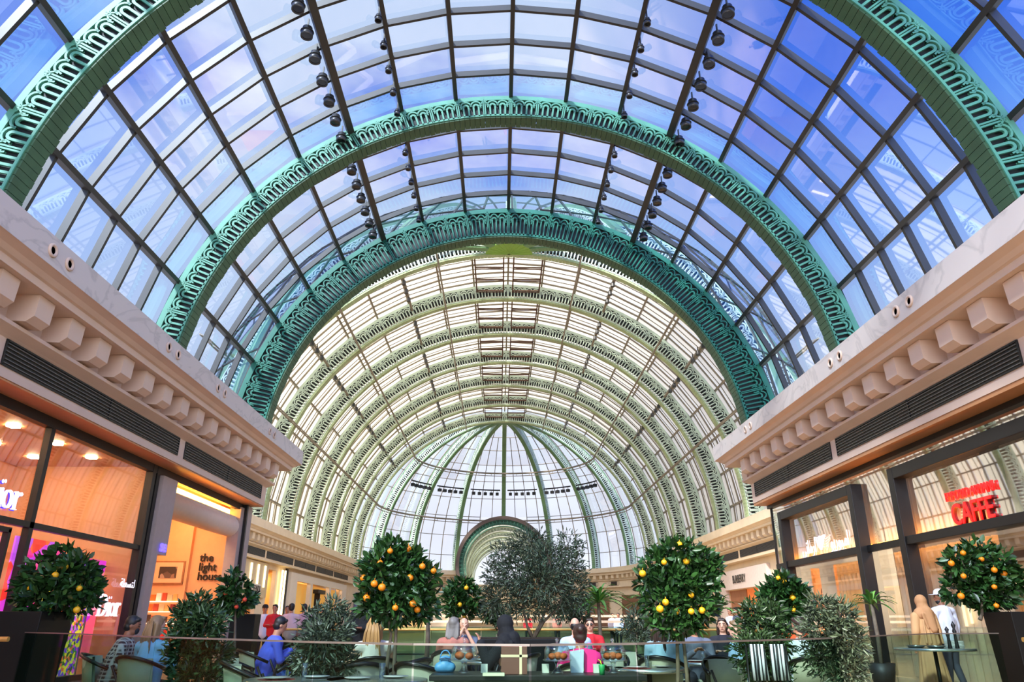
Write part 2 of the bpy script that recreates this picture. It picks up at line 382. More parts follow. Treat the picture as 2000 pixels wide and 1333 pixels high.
entablature('trim_1', pl, 1, STONE, MARBLE, s_first=12.61+12-22*1.08, vents=vs_([(-3.6, 4.0), (4.5, 12.1), (12.6, 20.3), (20.75, 27.9)]), nozzles=[8.7+12, 12.0+12, 16.9+12, 20.2+12, 25.2+12])
entablature('trim_2', pr_, -1, STONE, MARBLE, s_first=12.4+12-22*1.08, vents=vs_([(-3.6, 4.0), (4.3, 11.9), (12.3, 20.0), (20.4, 27.0)]), nozzles=[8.5+12, 13.9+12, 17.2+12, 24.1+12])
XC, YA, RFAS = .1, 87.3, 16.95
def arc(c, r, a0, a1, n): return [(c[0]+r*cos(R(a0+(a1-a0)*k/n)), c[1]+r*sin(R(a0+(a1-a0)*k/n))) for k in range(n+1)]
ao = math.degrees(math.asin(6/RFAS))
pfl = [(XC-RFAS, 29.3)] + arc((XC, YA), RFAS, 180, 90+ao, 22) + [(XC-6, 141)]
pfr = [(XC+RFAS, 28.2)] + arc((XC, YA), RFAS, 0, 90-ao, 22) + [(XC+6, 141)]
fv = [(y-29.3, y-29.3+7.2) for y in (32.3, 40, 47.7, 55.4, 63.1, 70.8, 78.5)] + [(59+k*3.9, 59+k*3.9+3.3) for k in range(5)] + [(79.5, 86.5), (87.2, 94)]
entablature('trim_3', pfl, 1, STONE_FAR, None, vents=fv, s_first=.5)
entablature('trim_4', pfr, -1, STONE_FAR, None, vents=fv, s_first=.5)

# ------------------------------------------------------------------ high bright hall
XH, ZH, YF, DF = .47, 7.72, 43.51, 7.299
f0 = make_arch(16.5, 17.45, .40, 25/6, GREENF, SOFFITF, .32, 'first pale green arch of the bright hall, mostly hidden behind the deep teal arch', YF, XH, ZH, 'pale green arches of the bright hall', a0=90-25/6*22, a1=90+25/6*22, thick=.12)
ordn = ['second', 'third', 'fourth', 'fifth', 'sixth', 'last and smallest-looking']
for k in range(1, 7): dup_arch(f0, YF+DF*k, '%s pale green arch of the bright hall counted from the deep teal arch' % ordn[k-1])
RB = 17.95
wF = bpy.data.objects.new('ceiling', None); COL.objects.link(wF); wF['kind'] = 'structure'; wF.location = (XH, 0, ZH)
bl = MB(); fr = MB(); st = 25/3; a_ = 90-st*11
P = lambda th, r, y: (r*cos(R(th)), y, r*sin(R(th)))
for k in range(22):
    t0, t1 = a_+k*st, a_+(k+1)*st; tm = (t0+t1)/2; up = (cos(R(tm)), 0, sin(R(tm)))
    for i in range(30):
        y0 = YF+i*DF/5; y1 = y0+DF/5; g = .05
        bl.add([P(t0, RB+.12, y0+g), P(t1, RB+.12, y0+g), P(t1, RB+.12, y1-g), P(t0, RB+.12, y1-g)], [(0, 1, 2, 3)])
        fr.beam(P(t0, RB, y0), P(t1, RB, y0), .10, .10, up)
        fr.beam(P(t0, RB-.25, y0+.22), P(t1, RB-.25, y0+.22), .035, .05, up)
for k in range(23): th = a_+k*st; fr.beam(P(th, RB-.1, YF), P(th, RB-.1, YA), .12, .3, (cos(R(th)), 0, sin(R(th))))
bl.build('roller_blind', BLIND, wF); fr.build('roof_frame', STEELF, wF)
def truss_line(path, nrm, post, m=STEELF, r=.05, gap=.38):
    """two chords with short posts; nrm(i) is the direction between the chords"""
    mb = MB(); q = [Vector(p)-Vector(nrm(p))*gap for p in path]
    mb.tube(path, r, 6); mb.tube(q, r*.8, 6)
    for i, (p, s_) in enumerate(zip(path, q)):
        mb.beam(p, s_, .05, .05)
        if i+1 < len(path): mb.beam(p, q[i+1], .03, .03)
    return mb
side_n = {-1: 'right', 1: 'left'}; hgt = {50/3: 'highest', 125/3: 'middle', 200/3: 'lowest'}
for off in hgt:
    for sg in (-1, 1):
        th = R(90+sg*off); path = [(XH+16.25*cos(th), 33+i*54.6/36 if off > 60 else 38+i*49.3/32, ZH+16.25*sin(th)) for i in range(37 if off > 60 else 33)]
        o = truss_line(path, lambda p, th=th: (cos(th), 0, sin(th)), None).build('roof_truss', STEELF)
        o['label'] = 'long bronze double-pipe truss, %s of the three on the %s side of the bright hall' % (hgt[off], side_n[sg]); o['category'] = 'truss'; o['group'] = 'pipe trusses along the bright hall'
# half domes
def dome(nm, yc, sgn, skip, gm, ribs):
    root = bpy.data.objects.new(nm, None); COL.objects.link(root); root['kind'] = 'structure'; root.location = (XH, yc, ZH)
    S = lambda az, ph, r: Vector((r*cos(R(ph))*sin(R(az)), sgn*r*cos(R(ph))*cos(R(az)), r*sin(R(ph))))
    pn, fr = MB(), MB(); phs = [90-st*k for k in range(12)]; azs = [-90+5.625*k for k in range(33)]
    ok = lambda az, ph: not skip(S(az, ph, RB)+Vector((XH, yc, ZH)))
    for i in range(11):
        for k in range(32):
            c = (azs[k]+azs[k+1])/2
            if phs[i] > 80 and k % 4: pass
            if not ok(c, (phs[i]+phs[i+1])/2): continue
            a, b, d, e = S(azs[k], phs[i], RB), S(azs[k+1], phs[i], RB), S(azs[k+1], phs[i+1], RB), S(azs[k], phs[i+1], RB)
            pn.add([a, b, d, e] if i else [a, d, e], [(0, 1, 2, 3)] if i else [(0, 1, 2)])
            if i: fr.beam(a, b, .07, .07, S(c, phs[i], 1))
    for i in range(1, 11):
        for k, az in enumerate(azs):
            if phs[i] > 70 and k % 2: continue
            if not ok(az, (phs[i]+phs[i+1])/2): continue
            fr.beam(S(az, phs[i], RB), S(az, phs[i+1], RB), .085, .085, S(az, phs[i], 1))
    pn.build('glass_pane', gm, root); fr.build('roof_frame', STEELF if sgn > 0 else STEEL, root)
    return root
POR = Vector((XH, 102, 8.35))
skip_far = lambda p: p.y > 95 and math.hypot(p.x-XH, p.z-8.35) < 6.05
skip_near = lambda p: math.hypot(p.x-XA, p.z-ZA) < 11.1
dome('window_5', YA, 1, skip_far, GLASS_APSE, None)
dome('window_6', YF, -1, skip_near, GLASS_APSE, None)
RIBG = mat('dome_rib_green', '#6f9468', .55, var=.12, scale=1)
def make_rib(label, yc, azdeg, a0, a1=88.2, group='green ribs of the half dome'):
    t = thing('dome_rib', label, 'rib', (XH, yc, ZH), R(azdeg), group)
    n = round((a1-a0)/(25/6)); a0 = a1-n*25/6
    b = arch_face(16.55, 17.4, 25/6, a0, a1, -1).build('lattice_face', GREENF, t); b.location = (0, -.22, 0)
    b = arch_face(16.55, 17.4, 25/6, a0, a1, 1).build('lattice_face', GREENF, t); b.location = (0, .22, 0)
    ring_plates(16.43, .12, -.24, .24, 25/30, a0, a1).build('soffit_plate', RIBG, t)
    ring_solid(16.9, 17.42, -.08, .08, a0, a1, 24).build('web_plate', CORE, t)
    ring_solid(17.38, 17.6, -.22, .22, a0, a1, 24).build('top_flange', RIBG, t)
    return t
r0 = make_rib('green dome rib in the middle, coming down onto the small far arch', YA, 90, 20)
nm_ = {22.5: 'first', 45: 'second', 67.5: 'third'}
r1 = make_rib('green dome rib, first to the right of the middle one', YA, 90-22.5, -5)
for a in (22.5, 45, 67.5):
    for sg in (1, -1):
        lab = 'green dome rib, %s to the %s of the middle one' % (nm_[a], 'right' if sg > 0 else 'left')
        if a == 22.5 and sg > 0: continue
        dup(r1, (XH, YA, ZH), R(90-sg*a), lab)
r3 = make_rib('moss green roof rib fanning towards the deep teal arch, straight towards the viewer', YF, -90, 38, group='roof ribs fanning from the moss green hub')
for a in (22.5, -22.5): dup(r3, (XH, YF, ZH), R(-90+a), 'moss green roof rib fanning %s from the hub, nearest the middle' % ('right' if a > 0 else 'left'))
for a in (45, -45, 67.5, -67.5): dup(r1, (XH, YF, ZH), R(-90+a), 'pale green rib fanning %s, %s, behind the deep teal arch' % ('right' if a > 0 else 'left', 'half way' if abs(a) < 50 else 'farthest out'), 'roof ribs fanning from the moss green hub')
HUBM = mat('hub_green', '#86b04e', .55, var=.06)
hub = MB(); hc = Vector((XH, YF-.02, ZH+16.36)); hr = 1.55; hp = [(hr*cos(a), hr*sin(a)) for a in [pi+pi*k/24 for k in range(25)]]; k_ = len(hp)
hub.add([hc+Vector((x, y, z)) for z in (0, .35) for x, y in hp], [tuple(range(k_)), tuple(reversed(range(k_, 2*k_)))]+[(i, i+k_, i+k_+1, i+1) for i in range(k_-1)]+[(k_-1, 2*k_-1, k_, 0)])
for k in range(13): a = pi+pi*k/12; hub.beam(hc+Vector((0, 0, -.01)), hc+Vector((1.45*cos(a), 1.45*sin(a), -.01)), .05, .03)
o = hub.build('roof_hub', HUBM); o['label'] = 'round moss green hub plate where the roof ribs meet, just under the teal arch crown'; o['category'] = 'hub'
o = MB().lathe([(.0001, 0), (.9, .03), (.95, .08), (.95, .4), (.0001, .42)], (XH, YA+.9, ZH+16.45), 24).build('roof_hub', RIBG); o['label'] = 'smaller green hub where the ribs of the far half dome meet'; o['category'] = 'hub'
# ring trusses and spotlight bar in the far half dome
for ph, lb in ((48.3, 'upper'), (23.3, 'lower')):
    path = [(XH+16.25*cos(R(ph))*sin(R(a)), YA+16.25*cos(R(ph))*cos(R(a)), ZH+16.25*sin(R(ph))) for a in [-90+180*i/40 for i in range(41)]]
    mb = MB(); mb.tube(path, .11, 6); mb.tube([Vector(p)+Vector((0, 0, -.35)) for p in path], .05, 5)
    for p in path[::2]: mb.beam(p, Vector(p)+Vector((0, 0, -.35)), .05, .05)
    o = mb.build('ring_truss', STEELF); o['label'] = '%s curved ring truss running round the far half dome' % lb; o['category'] = 'truss'
def dome_light(az0, az1, n, label, lab2):
    ph = 38.6; Q = lambda a, dz=0: Vector((XH+16.4*cos(R(ph))*sin(R(a)), YA+16.4*cos(R(ph))*cos(R(a)), ZH+16.4*sin(R(ph))+dz))
    mb = MB().tube([Q(az0+(az1-az0)*i/6) for i in range(7)], .09, 6)
    o = mb.build('light_bar', BLACKM); o['label'] = label; o['category'] = 'light bar'; o['group'] = 'light bars in the far half dome'
    for i in range(n):
        a = az0+(az1-az0)*(i+.5)/n; p = Q(a, -.05)
        t = thing('spotlight', lab2, 'spotlight', p, R(-a), 'small spotlights under the light bars of the far dome')
        MB().box(-.2, .2, -.2, .2, -.65, -.28).build('lamp_housing', BLACKM, t); MB().beam((0, 0, 0), (0, 0, -.3), .05, .05).build('bracket', STEELF, t)
for i in range(6):
    a = -67.5+22.5*i
    dome_light(a+2.2, a+20.3, 5, 'dark light bar between dome ribs, number %s from the left' % ['one', 'two', 'three', 'four', 'five', 'six'][i], 'black spotlight hanging from light bar %s from the left in the far dome' % ['one', 'two', 'three', 'four', 'five', 'six'][i])
# opening to the far corridor
t = thing('portal_arch', 'small green lattice arch with brown rim at the far end of the dome', 'arch', (XH, 101.6, 8.35))
arch_face(5.0, 5.9, 5, -15, 195, -1).build('lattice_face', GREEN, t)
ring_solid(5.88, 6.35, -.25, 3.2, -25, 205, 60).build('rim', mat('brown_rim', '#5d4d45', .6), t)
ring_solid(5.3, 5.92, .35, .6, -25, 205, 60).build('web_plate', CORE, t)
ring_plates(4.95, .05, 0, .8, 1, -20, 200).build('soffit_plate', SOFFITF, t)
far_arch = make_arch(5.0, 5.6, .5, 5, GREENF, SOFFITF, .25, 'pale green arch in the narrow far corridor, nearest the dome', 108, XH, 8.35, 'pale arches of the far corridor', a0=-15, a1=195)
for k, nm2 in enumerate(['second', 'third', 'fourth', 'fifth']): dup_arch(far_arch, 115+7*k, 'pale green arch in the narrow far corridor, %s behind the dome' % nm2)
cc = bpy.data.objects.new('ceiling_corridor', None); COL.objects.link(cc); cc['kind'] = 'structure'; cc.location = (XH, 0, 8.35)
bl = MB(); fr = MB()
for k in range(21):
    t0, t1 = -15+k*10, -5+k*10
    for i in range(24): y0 = 102.2+i*1.6; bl.add([P(t0, 6.0, y0+.04), P(t1, 6.0, y0+.04), P(t1, 6.0, y0+1.56), P(t0, 6.0, y0+1.56)], [(0, 1, 2, 3)]); fr.beam(P(t0, 5.9, y0), P(t1, 5.9, y0), .06, .06, (0, 1, 0))
    fr.beam(P(t0, 5.9, 102.2), P(t0, 5.9, 140), .08, .08)
bl.build('roller_blind', BLIND, cc); fr.build('roof_frame', STEELF, cc)

# ------------------------------------------------------------------ floor and plain walls
FLOORM = mat('polished_dark_floor', '#a38a6e', .22, var=.10, scale=.8)
MB().box(-40, 40, -14, 150, -.3, 0).build('floor', FLOORM, kind='structure')
WALLM = mat('warm_wall', '#d9bfa2', .7, var=.04)
MB().box(-7, 7, 141, 141.4, 0, 7.7).build('wall_far', STONE_FAR, kind='structure')

# ------------------------------------------------------------------ walls, shop fronts
def tagd(o, label, cat, group=None):
    o['label'] = label; o['category'] = cat
    if group: o['group'] = group
    return o
def text_mesh(body, size, depth, m, name='lettering', align='CENTER', bold=0.0, shear=0.0, xs=1.0, parent=None):
    c = bpy.data.curves.new('text', 'FONT'); c.body = body; c.size = size; c.extrude = depth/2; c.align_x = align; c.align_y = 'CENTER'; c.offset = bold; c.shear = shear; c.space_line = .82
    o = bpy.data.objects.new('text', c); COL.objects.link(o); dg = bpy.context.evaluated_depsgraph_get()
    me = bpy.data.meshes.new_from_object(o.evaluated_get(dg)); bpy.data.objects.remove(o); me.materials.clear(); me.materials.append(m)
    if xs != 1.0:
        for v in me.vertices: v.co.x *= xs
    r = bpy.data.objects.new(name, me); COL.objects.link(r)
    if parent: r.parent = parent
    return r
# facing +x (left wall) the text reads towards +y... Z up
FACE_PX = Matrix(((0, 0, 1), (1, 0, 0), (0, 1, 0)))       # text x -> +y, text y -> +z, normal -> +x  (seen from the hall, left wall)
FACE_NX = Matrix(((0, 0, -1), (-1, 0, 0), (0, 1, 0)))     # right wall
FACE_NY = Matrix(((1, 0, 0), (0, 0, -1), (0, 1, 0)))      # facing the camera
def place(o, M3, loc): m = M3.to_4x4(); m.translation = Vector(loc); o.matrix_world = m; return o
ORANGE = mat('peach_lit_wall', '#e0a878', .6, var=.04)
PEACH = mat('peach_panel', '#e2b48c', .6, var=.03)
TAUPE = mat('taupe_pilaster', '#a99a92', .5, var=.04)
WHITEP = mat('white_paint', '#efe6d8', .5, var=.02)
def lamp_mat(n, c, s): return mat(n, c, .5, var=0, emit=c, estr=s)
WARM = lamp_mat('warm_lamp', '#ffd9a8', 9); WARM2 = lamp_mat('warm_strip', '#ffa63c', 22); WHITEL = lamp_mat('white_lamp', '#fff0dd', 12)
# solid structure behind everything
wl = MB().box(-22, -21.6, -12, 141, 0, 7.6).box(-21.6, -14.6, 3.6, 4, 0, 5.3).build('wall_left', WALLM, kind='structure')
wr = MB().box(21.6, 22, -12, 141, 0, 7.6).build('wall_right', WALLM, kind='structure')
SOFGLOW = mat('soffit_painted_glow', '#c98d5c', .5, var=.04)  # orange reflection of the shop interior painted into the soffit colour
MB().box(-9.62, XFL-.02, -12, 28.5, 5.33, 5.365).box(-21, -9.62, -12, 28.5, 5.28, 5.36).build('ceiling_left', SOFGLOW, kind='structure')
MB().box(XFR+.02, 21, -12, 27.4, 5.28, 5.365).build('ceiling_right', SOFGLOW, kind='structure')
# --- first shop on the left: tall glazed front
t = bpy.data.objects.new('window_7', None); COL.objects.link(t); t['kind'] = 'structure'
MB().add([(-9.66, -12, .02), (-9.66, 20.5, .02), (-9.66, 20.5, 5.3), (-9.66, -12, 5.3)], [(0, 1, 2, 3)]).build('glass_pane', GLASS_SHOP, t)
f = MB()
for y in (-6, .8, 5.7, 10.6, 15.55): f.box(-9.72, -9.58, y-.07, y+.07, 0, 5.3)
for y in (20.42, 20.68): f.box(-9.75, -9.55, y-.09, y+.09, 0, 5.3)
f.box(-9.72, -9.58, -12, 20.5, 3.04, 3.16).box(-9.74, -9.56, -12, 28.3, 5.12, 5.33).box(-9.7, -9.6, -12, 20.5, 0, .12)
f.build('window_frame', BLACKM, t)
d = bpy.data.objects.new('door_1', None); COL.objects.link(d); d['kind'] = 'structure'
MB().box(-9.72, -9.6, 14.9, 14.98, 0, 2.95).box(-9.72, -9.6, 12.6, 14.98, 2.88, 2.98).box(-9.72, -9.6, 12.6, 12.68, 0, 2.95).build('door_frame', BLACKM, d)
MB().tube([(-9.5, 14.75, .9), (-9.5, 14.75, 1.7)], .02, 8).build('door_handle', STEEL, d)
s = MB().box(-13.6, -13.4, -12, 20.6, 0, 5.28).box(-13.4, -9.8, 20.5, 20.6, 0, 5.28)
s.build('wall_shop', ORANGE, kind='structure')
for x_, y in [(x_, y) for x_ in (-10.7, -12.2) for y in (6.5, 8.5, 10.5, 12.5, 14.2, 15.9, 17.6, 19.2)]:
    g = tagd(MB().box(x_-.10, x_+.10, y-.10, y+.10, 5.24, 5.27).build('ceiling_light', lamp_mat('warm_downlight', '#ffd9a8', 110)), 'small square warm downlight in the ceiling of the first left shop', 'ceiling light', 'ceiling lights in the first left shop')
# vertical light panels on the shop's back wall
for k, y in enumerate((7, 8.6, 10.2, 11.8, 13.4, 15.0, 16.6, 18.2)):
    tagd(MB().box(-13.4, -13.3, y-.35, y+.35, 3.2, 4.9).build('wall_light_box', mat('pale_gold_panel', '#f4d7a0', .5, emit='#f0b865', estr=.8)), 'pale gold vertical panel on the back wall of the first left shop', 'wall panel', 'gold panels in the first left shop')
tagd(MB().box(-13.3, -12.8, 8, 16, 3.0, 3.35).build('light_box', mat('yellow_lightbox', '#ffe08a', .5, emit='#ffd36a', estr=1.6)), 'glowing yellow band above the door inside the first left shop', 'light box')
def flower_mat(name, cols, scale, estr=.9, bgc=None):
    m = bpy.data.materials.new(name); m.use_nodes = True; t = m.node_tree; b = t.nodes['Principled BSDF']
    co = t.nodes.new('ShaderNodeTexCoord'); vo = t.nodes.new('ShaderNodeTexVoronoi'); vo.inputs['Scale'].default_value = scale
    ns = t.nodes.new('ShaderNodeTexNoise'); ns.inputs['Scale'].default_value = scale*.7; mxv = t.nodes.new('ShaderNodeMixRGB'); mxv.inputs[0].default_value = .12
    t.links.new(co.outputs['Object'], ns.inputs['Vector']); t.links.new(co.outputs['Object'], mxv.inputs[1]); t.links.new(ns.outputs['Color'], mxv.inputs[2])
    t.links.new(mxv.outputs[0], vo.inputs['Vector']); sp = t.nodes.new('ShaderNodeSeparateColor'); t.links.new(vo.outputs['Color'], sp.inputs[0])
    r = t.nodes.new('ShaderNodeValToRGB'); r.color_ramp.interpolation = 'CONSTANT'; e = r.color_ramp.elements
    for i, c in enumerate(cols):
        x = e[0] if i == 0 else e[1] if i == 1 else e.new(i/len(cols)); x.position = i/len(cols); x.color = lin(c)
    t.links.new(sp.outputs[0], r.inputs[0]); t.links.new(r.outputs[0], b.inputs['Base Color']); t.links.new(r.outputs[0], b.inputs['Emission Color'])
    b.inputs['Emission Strength'].default_value = estr; b.inputs['Roughness'].default_value = .4; return m
FLO = flower_mat('flower_print', ['#e8d21f', '#2f7a2c', '#7a35c9', '#f0e030', '#d94fd0', '#1f4f22', '#e8632a', '#5a3ad0', '#c9d94a'], 15, .7)
PINK = flower_mat('magenta_display', ['#e01fb0', '#f05a78', '#ff86a8', '#d21ad0', '#f07890', '#c41890'], 2.2, .8)
PURP = flower_mat('purple_display', ['#b34be0', '#d9268f', '#e0201f', '#c92bd0', '#e85a20'], 3.2, .8)
def panel_x(name, x, y0, y1, z0, z1, m, label, cat, fm=None):
    r = tagd(MB().box(x-.04, x, y0, y1, z0, z1).build(name, m), label, cat)
    if fm:
        f = MB()
        for a, b_, c, d_ in ((y0-.05, y0, z0-.05, z1+.05), (y1, y1+.05, z0-.05, z1+.05), (y0, y1, z1, z1+.05), (y0, y1, z0-.05, z0)): f.box(x-.05, x+.02, a, b_, c, d_)
        f.build('frame', fm, r)
    return r
panel_x('flower_screen', -9.95, 17.0, 19.0, .1, 2.6, FLO, 'tall screen showing yellow and violet flowers in the first left shop window', 'screen', TAUPE)
panel_x('display_screen', -10.6, 11.5, 16.4, .8, 2.95, PINK, 'pink and magenta petal display at the far left behind the glass', 'display')
panel_x('display_screen', -10.5, 16.6, 18.6, 1.0, 3.0, PURP, 'purple blossom display behind the orange tree in the left planter', 'display')
panel_x('display_screen', -10.4, 19.4, 20.4, .4, 2.75, PINK, 'narrow magenta display beside the dark double post of the left shop', 'display')
def serif_word(size, depth, m, parent):
    """white serif capital D with i, o, r built from strokes of two widths"""
    mb = MB(); S = size; cv = lambda x0: (lambda u, v, d: ((x0+u)*S, v*S, d))
    def st(pts, wd, x0): ribbon(mb, pts, wd, depth, lambda u, v, d, x0=x0: ((x0+u)*S, v*S, d))
    st([(.12, 0), (.12, .5), (.12, 1)], .10, 0)
    st([(0, .02), (.3, .02)], .04, 0); st([(0, .98), (.3, .98)], .04, 0)
    for k in range(12):
        a0, a1 = pi/2-pi*k/12, pi/2-pi*(k+1)/12; am = (a0+a1)/2
        st([(.3+.42*cos(a0), .5+.48*sin(a0)), (.3+.42*cos(a1), .5+.48*sin(a1))], .03+.10*max(0, cos(am)), 0)
    st([(.1, 0), (.1, .62)], .085, .9); st([(0, .015), (.2, .015)], .03, .9); st([(0, .6), (.1, .62)], .04, .9)
    mb.add([(S*(1.0+.07*cos(a)), S*(.85+.07*sin(a)), d) for d in (0, depth) for a in [2*pi*k/10 for k in range(10)]], [tuple(range(10)), tuple(range(10, 20))])
    for k in range(16):
        a0, a1 = 2*pi*k/16, 2*pi*(k+1)/16; am = (a0+a1)/2
        st([(.27+.22*cos(a0), .31+.29*sin(a0)), (.27+.22*cos(a1), .31+.29*sin(a1))], .03+.065*abs(cos(am)), 1.12)
    st([(.1, 0), (.1, .62)], .085, 1.72); st([(0, .015), (.22, .015)], .03, 1.72); st([(.12, .42), (.2, .56), (.32, .6)], .07, 1.72)
    st([(.3, .6), (.38, .54)], .09, 1.72); st([(0, .6), (.1, .62)], .04, 1.72)
    return mb.build('letters', m, parent)
SIGNW = mat('white_sign', '#ffffff', .4, var=0, emit='#f4f0ff', estr=.55)
SIGNB = mat('blue_sign_edge', '#3a2fd0', .4, var=0, emit='#3a2fd0', estr=1.2)
def serif_sign(label, y, z, size, blue, x=-9.56):
    t = thing('shop_sign', label, 'sign')
    o = serif_word(size, .05, SIGNW, t); place(o, FACE_PX, (x, y, z))
    if blue:
        o2 = serif_word(size*1.0, .03, SIGNB, t); o2.name = 'back_letters'; place(o2, FACE_PX, (x-.05, y+.03, z-.012))
    return t
serif_sign('glowing white serif shop sign with blue edge at the far left edge of the picture', 13.75, 3.3, .56, True)
serif_sign('small white serif shop name on the glass beside the man in the checked shirt', 18.72, 1.38, .50, False)
AR = lambda s: s[::-1]
o = tagd(place(text_mesh(AR('ﻟﺘﺴﻌﻠﺔ'), .28, .02, SIGNW, 'shop_lettering'), FACE_PX, (-9.55, 20.0, 2.16)), 'white Arabic word on the magenta panel left of the dark double post', 'lettering')
# --- second shop on the left
f = MB().box(-9.9, -9.45, 20.8, 21.75, 3.0, 5.1).box(-9.9, -9.45, 20.8, 21.2, 0, 3.0).box(-10.0, -9.4, 28.05, 28.5, 0, 5.3).box(-9.9, -9.5, 27.55, 27.9, 0, 5.2)
f.build('trim_5', TAUPE, kind='structure')
tagd(MB().box(-9.72, -9.4, 27.92, 28.04, 0, 5.33).build('corner_post', BLACKM), 'thin black post at the corner of the bookshop front', 'post')
# rounded bulkhead over the opening
bk = MB(); prof = [(-9.75, 4.86), (-9.62, 4.84)] + [(-9.85+.35*cos(a), 4.5+.35*sin(a)) for a in [pi/2*.6-pi*.9*i/8 for i in range(9)]] + [(-10.3, 4.25), (-10.3, 4.86)]
n = len(prof); bk.add([(x, y, z) for y in (21.75, 27.55) for x, z in prof], [(i, i+1, i+1+n, i+n) for i in range(n-1)] + [tuple(range(n)), tuple(reversed(range(n, 2*n)))])
tagd(bk.build('canopy', mat('cream_canopy', '#d8c4ae', .6, var=.03), None, True), 'rounded cream canopy over the bookshop opening', 'canopy')
tagd(MB().box(-9.95, -9.85, 21.9, 27.4, 4.90, 5.08).build('strip_light', WARM2), 'golden strip light above the rounded canopy', 'strip light')
MB().box(-13.2, -13.0, 20.8, 28.4, 0, 5.28).box(-13.0, -9.66, 28.25, 28.45, 0, 5.28).box(-13.0, -11.32, 28.05, 28.25, 0, 5.28).box(-13.0, -9.9, 20.7, 20.8, 0, 5.28).build('wall_bookshop', ORANGE, kind='structure')
BLK = mat('black_letters', '#15110f', .4, var=0)
o = tagd(place(text_mesh('the\nlight\nhouse', .40, .05, BLK, 'shop_lettering', 'LEFT', .004, 0, .95), FACE_NY, (-11.0, 28.2, 3.12)), 'black three-line shop name on the peach wall of the bookshop', 'lettering')
tagd(place(text_mesh('se', .44, .04, SIGNW, 'shop_lettering', 'CENTER', .01), FACE_PX, (-9.42, 21.42, 3.22)), 'small glowing violet letters on the taupe pilaster', 'lettering').data.materials[0] = mat('violet_neon', '#8a7cff', .4, var=0, emit='#5a48ff', estr=2.0)
for y in (22.6, 24.2, 25.8): tagd(MB().lathe([(.0001, 5.2), (.11, 5.2), (.12, 5.26)], (-11.3, y, 0), 14).build('downlight', WARM), 'round recessed downlight in the bookshop ceiling', 'downlight', 'bookshop downlights')
tagd(MB().box(-12.0, -10.6, 22.0, 27.2, 5.22, 5.27).build('ceiling_light', WARM), 'long warm ceiling panel inside the bookshop', 'ceiling light')
pf = thing('picture_frame', 'framed dark photograph on the peach wall left of the bookshop name', 'picture')
MB().box(-12.55, -11.42, 27.98, 28.04, 2.52, 3.32).build('frame', mat('thin_oak', '#a06a44', .5), pf); MB().box(-12.5, -11.47, 27.965, 27.98, 2.57, 3.27).build('mount', PEACH, pf)
MB().box(-12.3, -11.67, 27.955, 27.965, 2.72, 3.12).build('photograph', flower_mat('grey_photo', ['#3a3230', '#8a6a58', '#5a4a44', '#a58878'], 5, .05), pf)
BK = [mat('book_%d' % i, c, .6, var=.1) for i, c in enumerate(['#d9a05a', '#b5452c', '#e8d2a8', '#46342c', '#d9702c', '#c9b48a', '#8a2a22', '#f0e8dc'])]
for j, z in enumerate((1.22, 1.60, 1.94)):
    nm3 = ['lowest', 'middle', 'topmost'][j]
    tagd(MB().box(-12.9, -11.4, 27.72, 28.04, z-.03, z).build('wall_shelf', lamp_mat('lit_shelf_edge', '#ffe2c0', 1.2)), 'lit white shelf carrying books in the bookshop, %s of three' % nm3, 'shelf')
    x = -12.85
    while x < -11.6:
        wd = random.uniform(.13, .2); h = random.uniform(.2, .28)
        tagd(MB().box(x, x+wd, 27.86, 27.92, z, z+h).build('book', random.choice(BK)), 'book shown face out on the %s bookshop shelf' % nm3, 'book', 'books on the %s shelf' % nm3); x += wd+.04
tagd(MB().box(-12.2, -11.5, 27.2, 27.5, 0, 1.05).build('display_stand', mat('red_display', '#d8261c', .5, emit='#d8261c', estr=.3)), 'red display stand below the bookshop shelves', 'display')
MB().box(-13, -9.7, 20.8, 28.2, .0, .02).build('floor_bookshop', mat('shop_floor', '#b08a66', .4), kind='structure')
# --- long facades of the bright hall
def far_front(x, sgn, nm, specs):
    """wall plane with rectangular openings lit from inside: specs = (y0, y1, z0, z1)"""
    ys = sorted({29.0, 87.3} | {v for s_ in specs for v in s_[:2]}); mb = MB()
    for a, b in zip(ys[:-1], ys[1:]):
        c = (a+b)/2; op = [s_ for s_ in specs if s_[0] < c < s_[1]]
        x0, x1 = (x-.3, x) if sgn < 0 else (x, x+.3)
        if op: mb.box(x0, x1, a, b, op[0][3], 5.37).box(x0, x1, a, b, 0, op[0][2]) if op[0][2] > 0 else mb.box(x0, x1, a, b, op[0][3], 5.37)
        else: mb.box(x0, x1, a, b, 0, 5.37)
    return mb.build(nm, STONE_FAR, kind='structure')
far_front(-17.45, -1, 'wall_hall_left', [(50, 56, 0, 4.4), (58.2, 60.3, 0, 5.0), (65.5, 84.5, 0, 4.7)])
far_front(17.65, 1, 'wall_hall_right', [(51.6, 59.5, 0, 3.5), (66, 82, 0, 4.6)])
MB().box(-20.6, -20.4, 45, 90, 0, 5.3).box(-20.5, -17.6, 46, 90, 5.2, 5.36).build('wall_shop', mat('golden_wall', '#f0c887', .6, var=.03), kind='structure')
MB().box(20.4, 20.6, 45, 90, 0, 5.3).box(17.8, 20.5, 46, 90, 5.2, 5.36).build('wall_shop', ORANGE, kind='structure')
for y in (53, 59.2, 68, 72, 76, 80, 83): tagd(MB().box(-19.8, -18.4, y-.7, y+.7, 5.1, 5.18).build('ceiling_light', WARM), 'warm ceiling panel inside a shop on the left of the bright hall', 'ceiling light', 'ceiling lights in the far left shops')
for y in (53, 57, 69, 74, 79): tagd(MB().box(18.4, 19.8, y-.7, y+.7, 5.1, 5.18).build('ceiling_light', WARM), 'warm ceiling panel inside a shop on the right of the bright hall', 'ceiling light', 'ceiling lights in the far right shops')
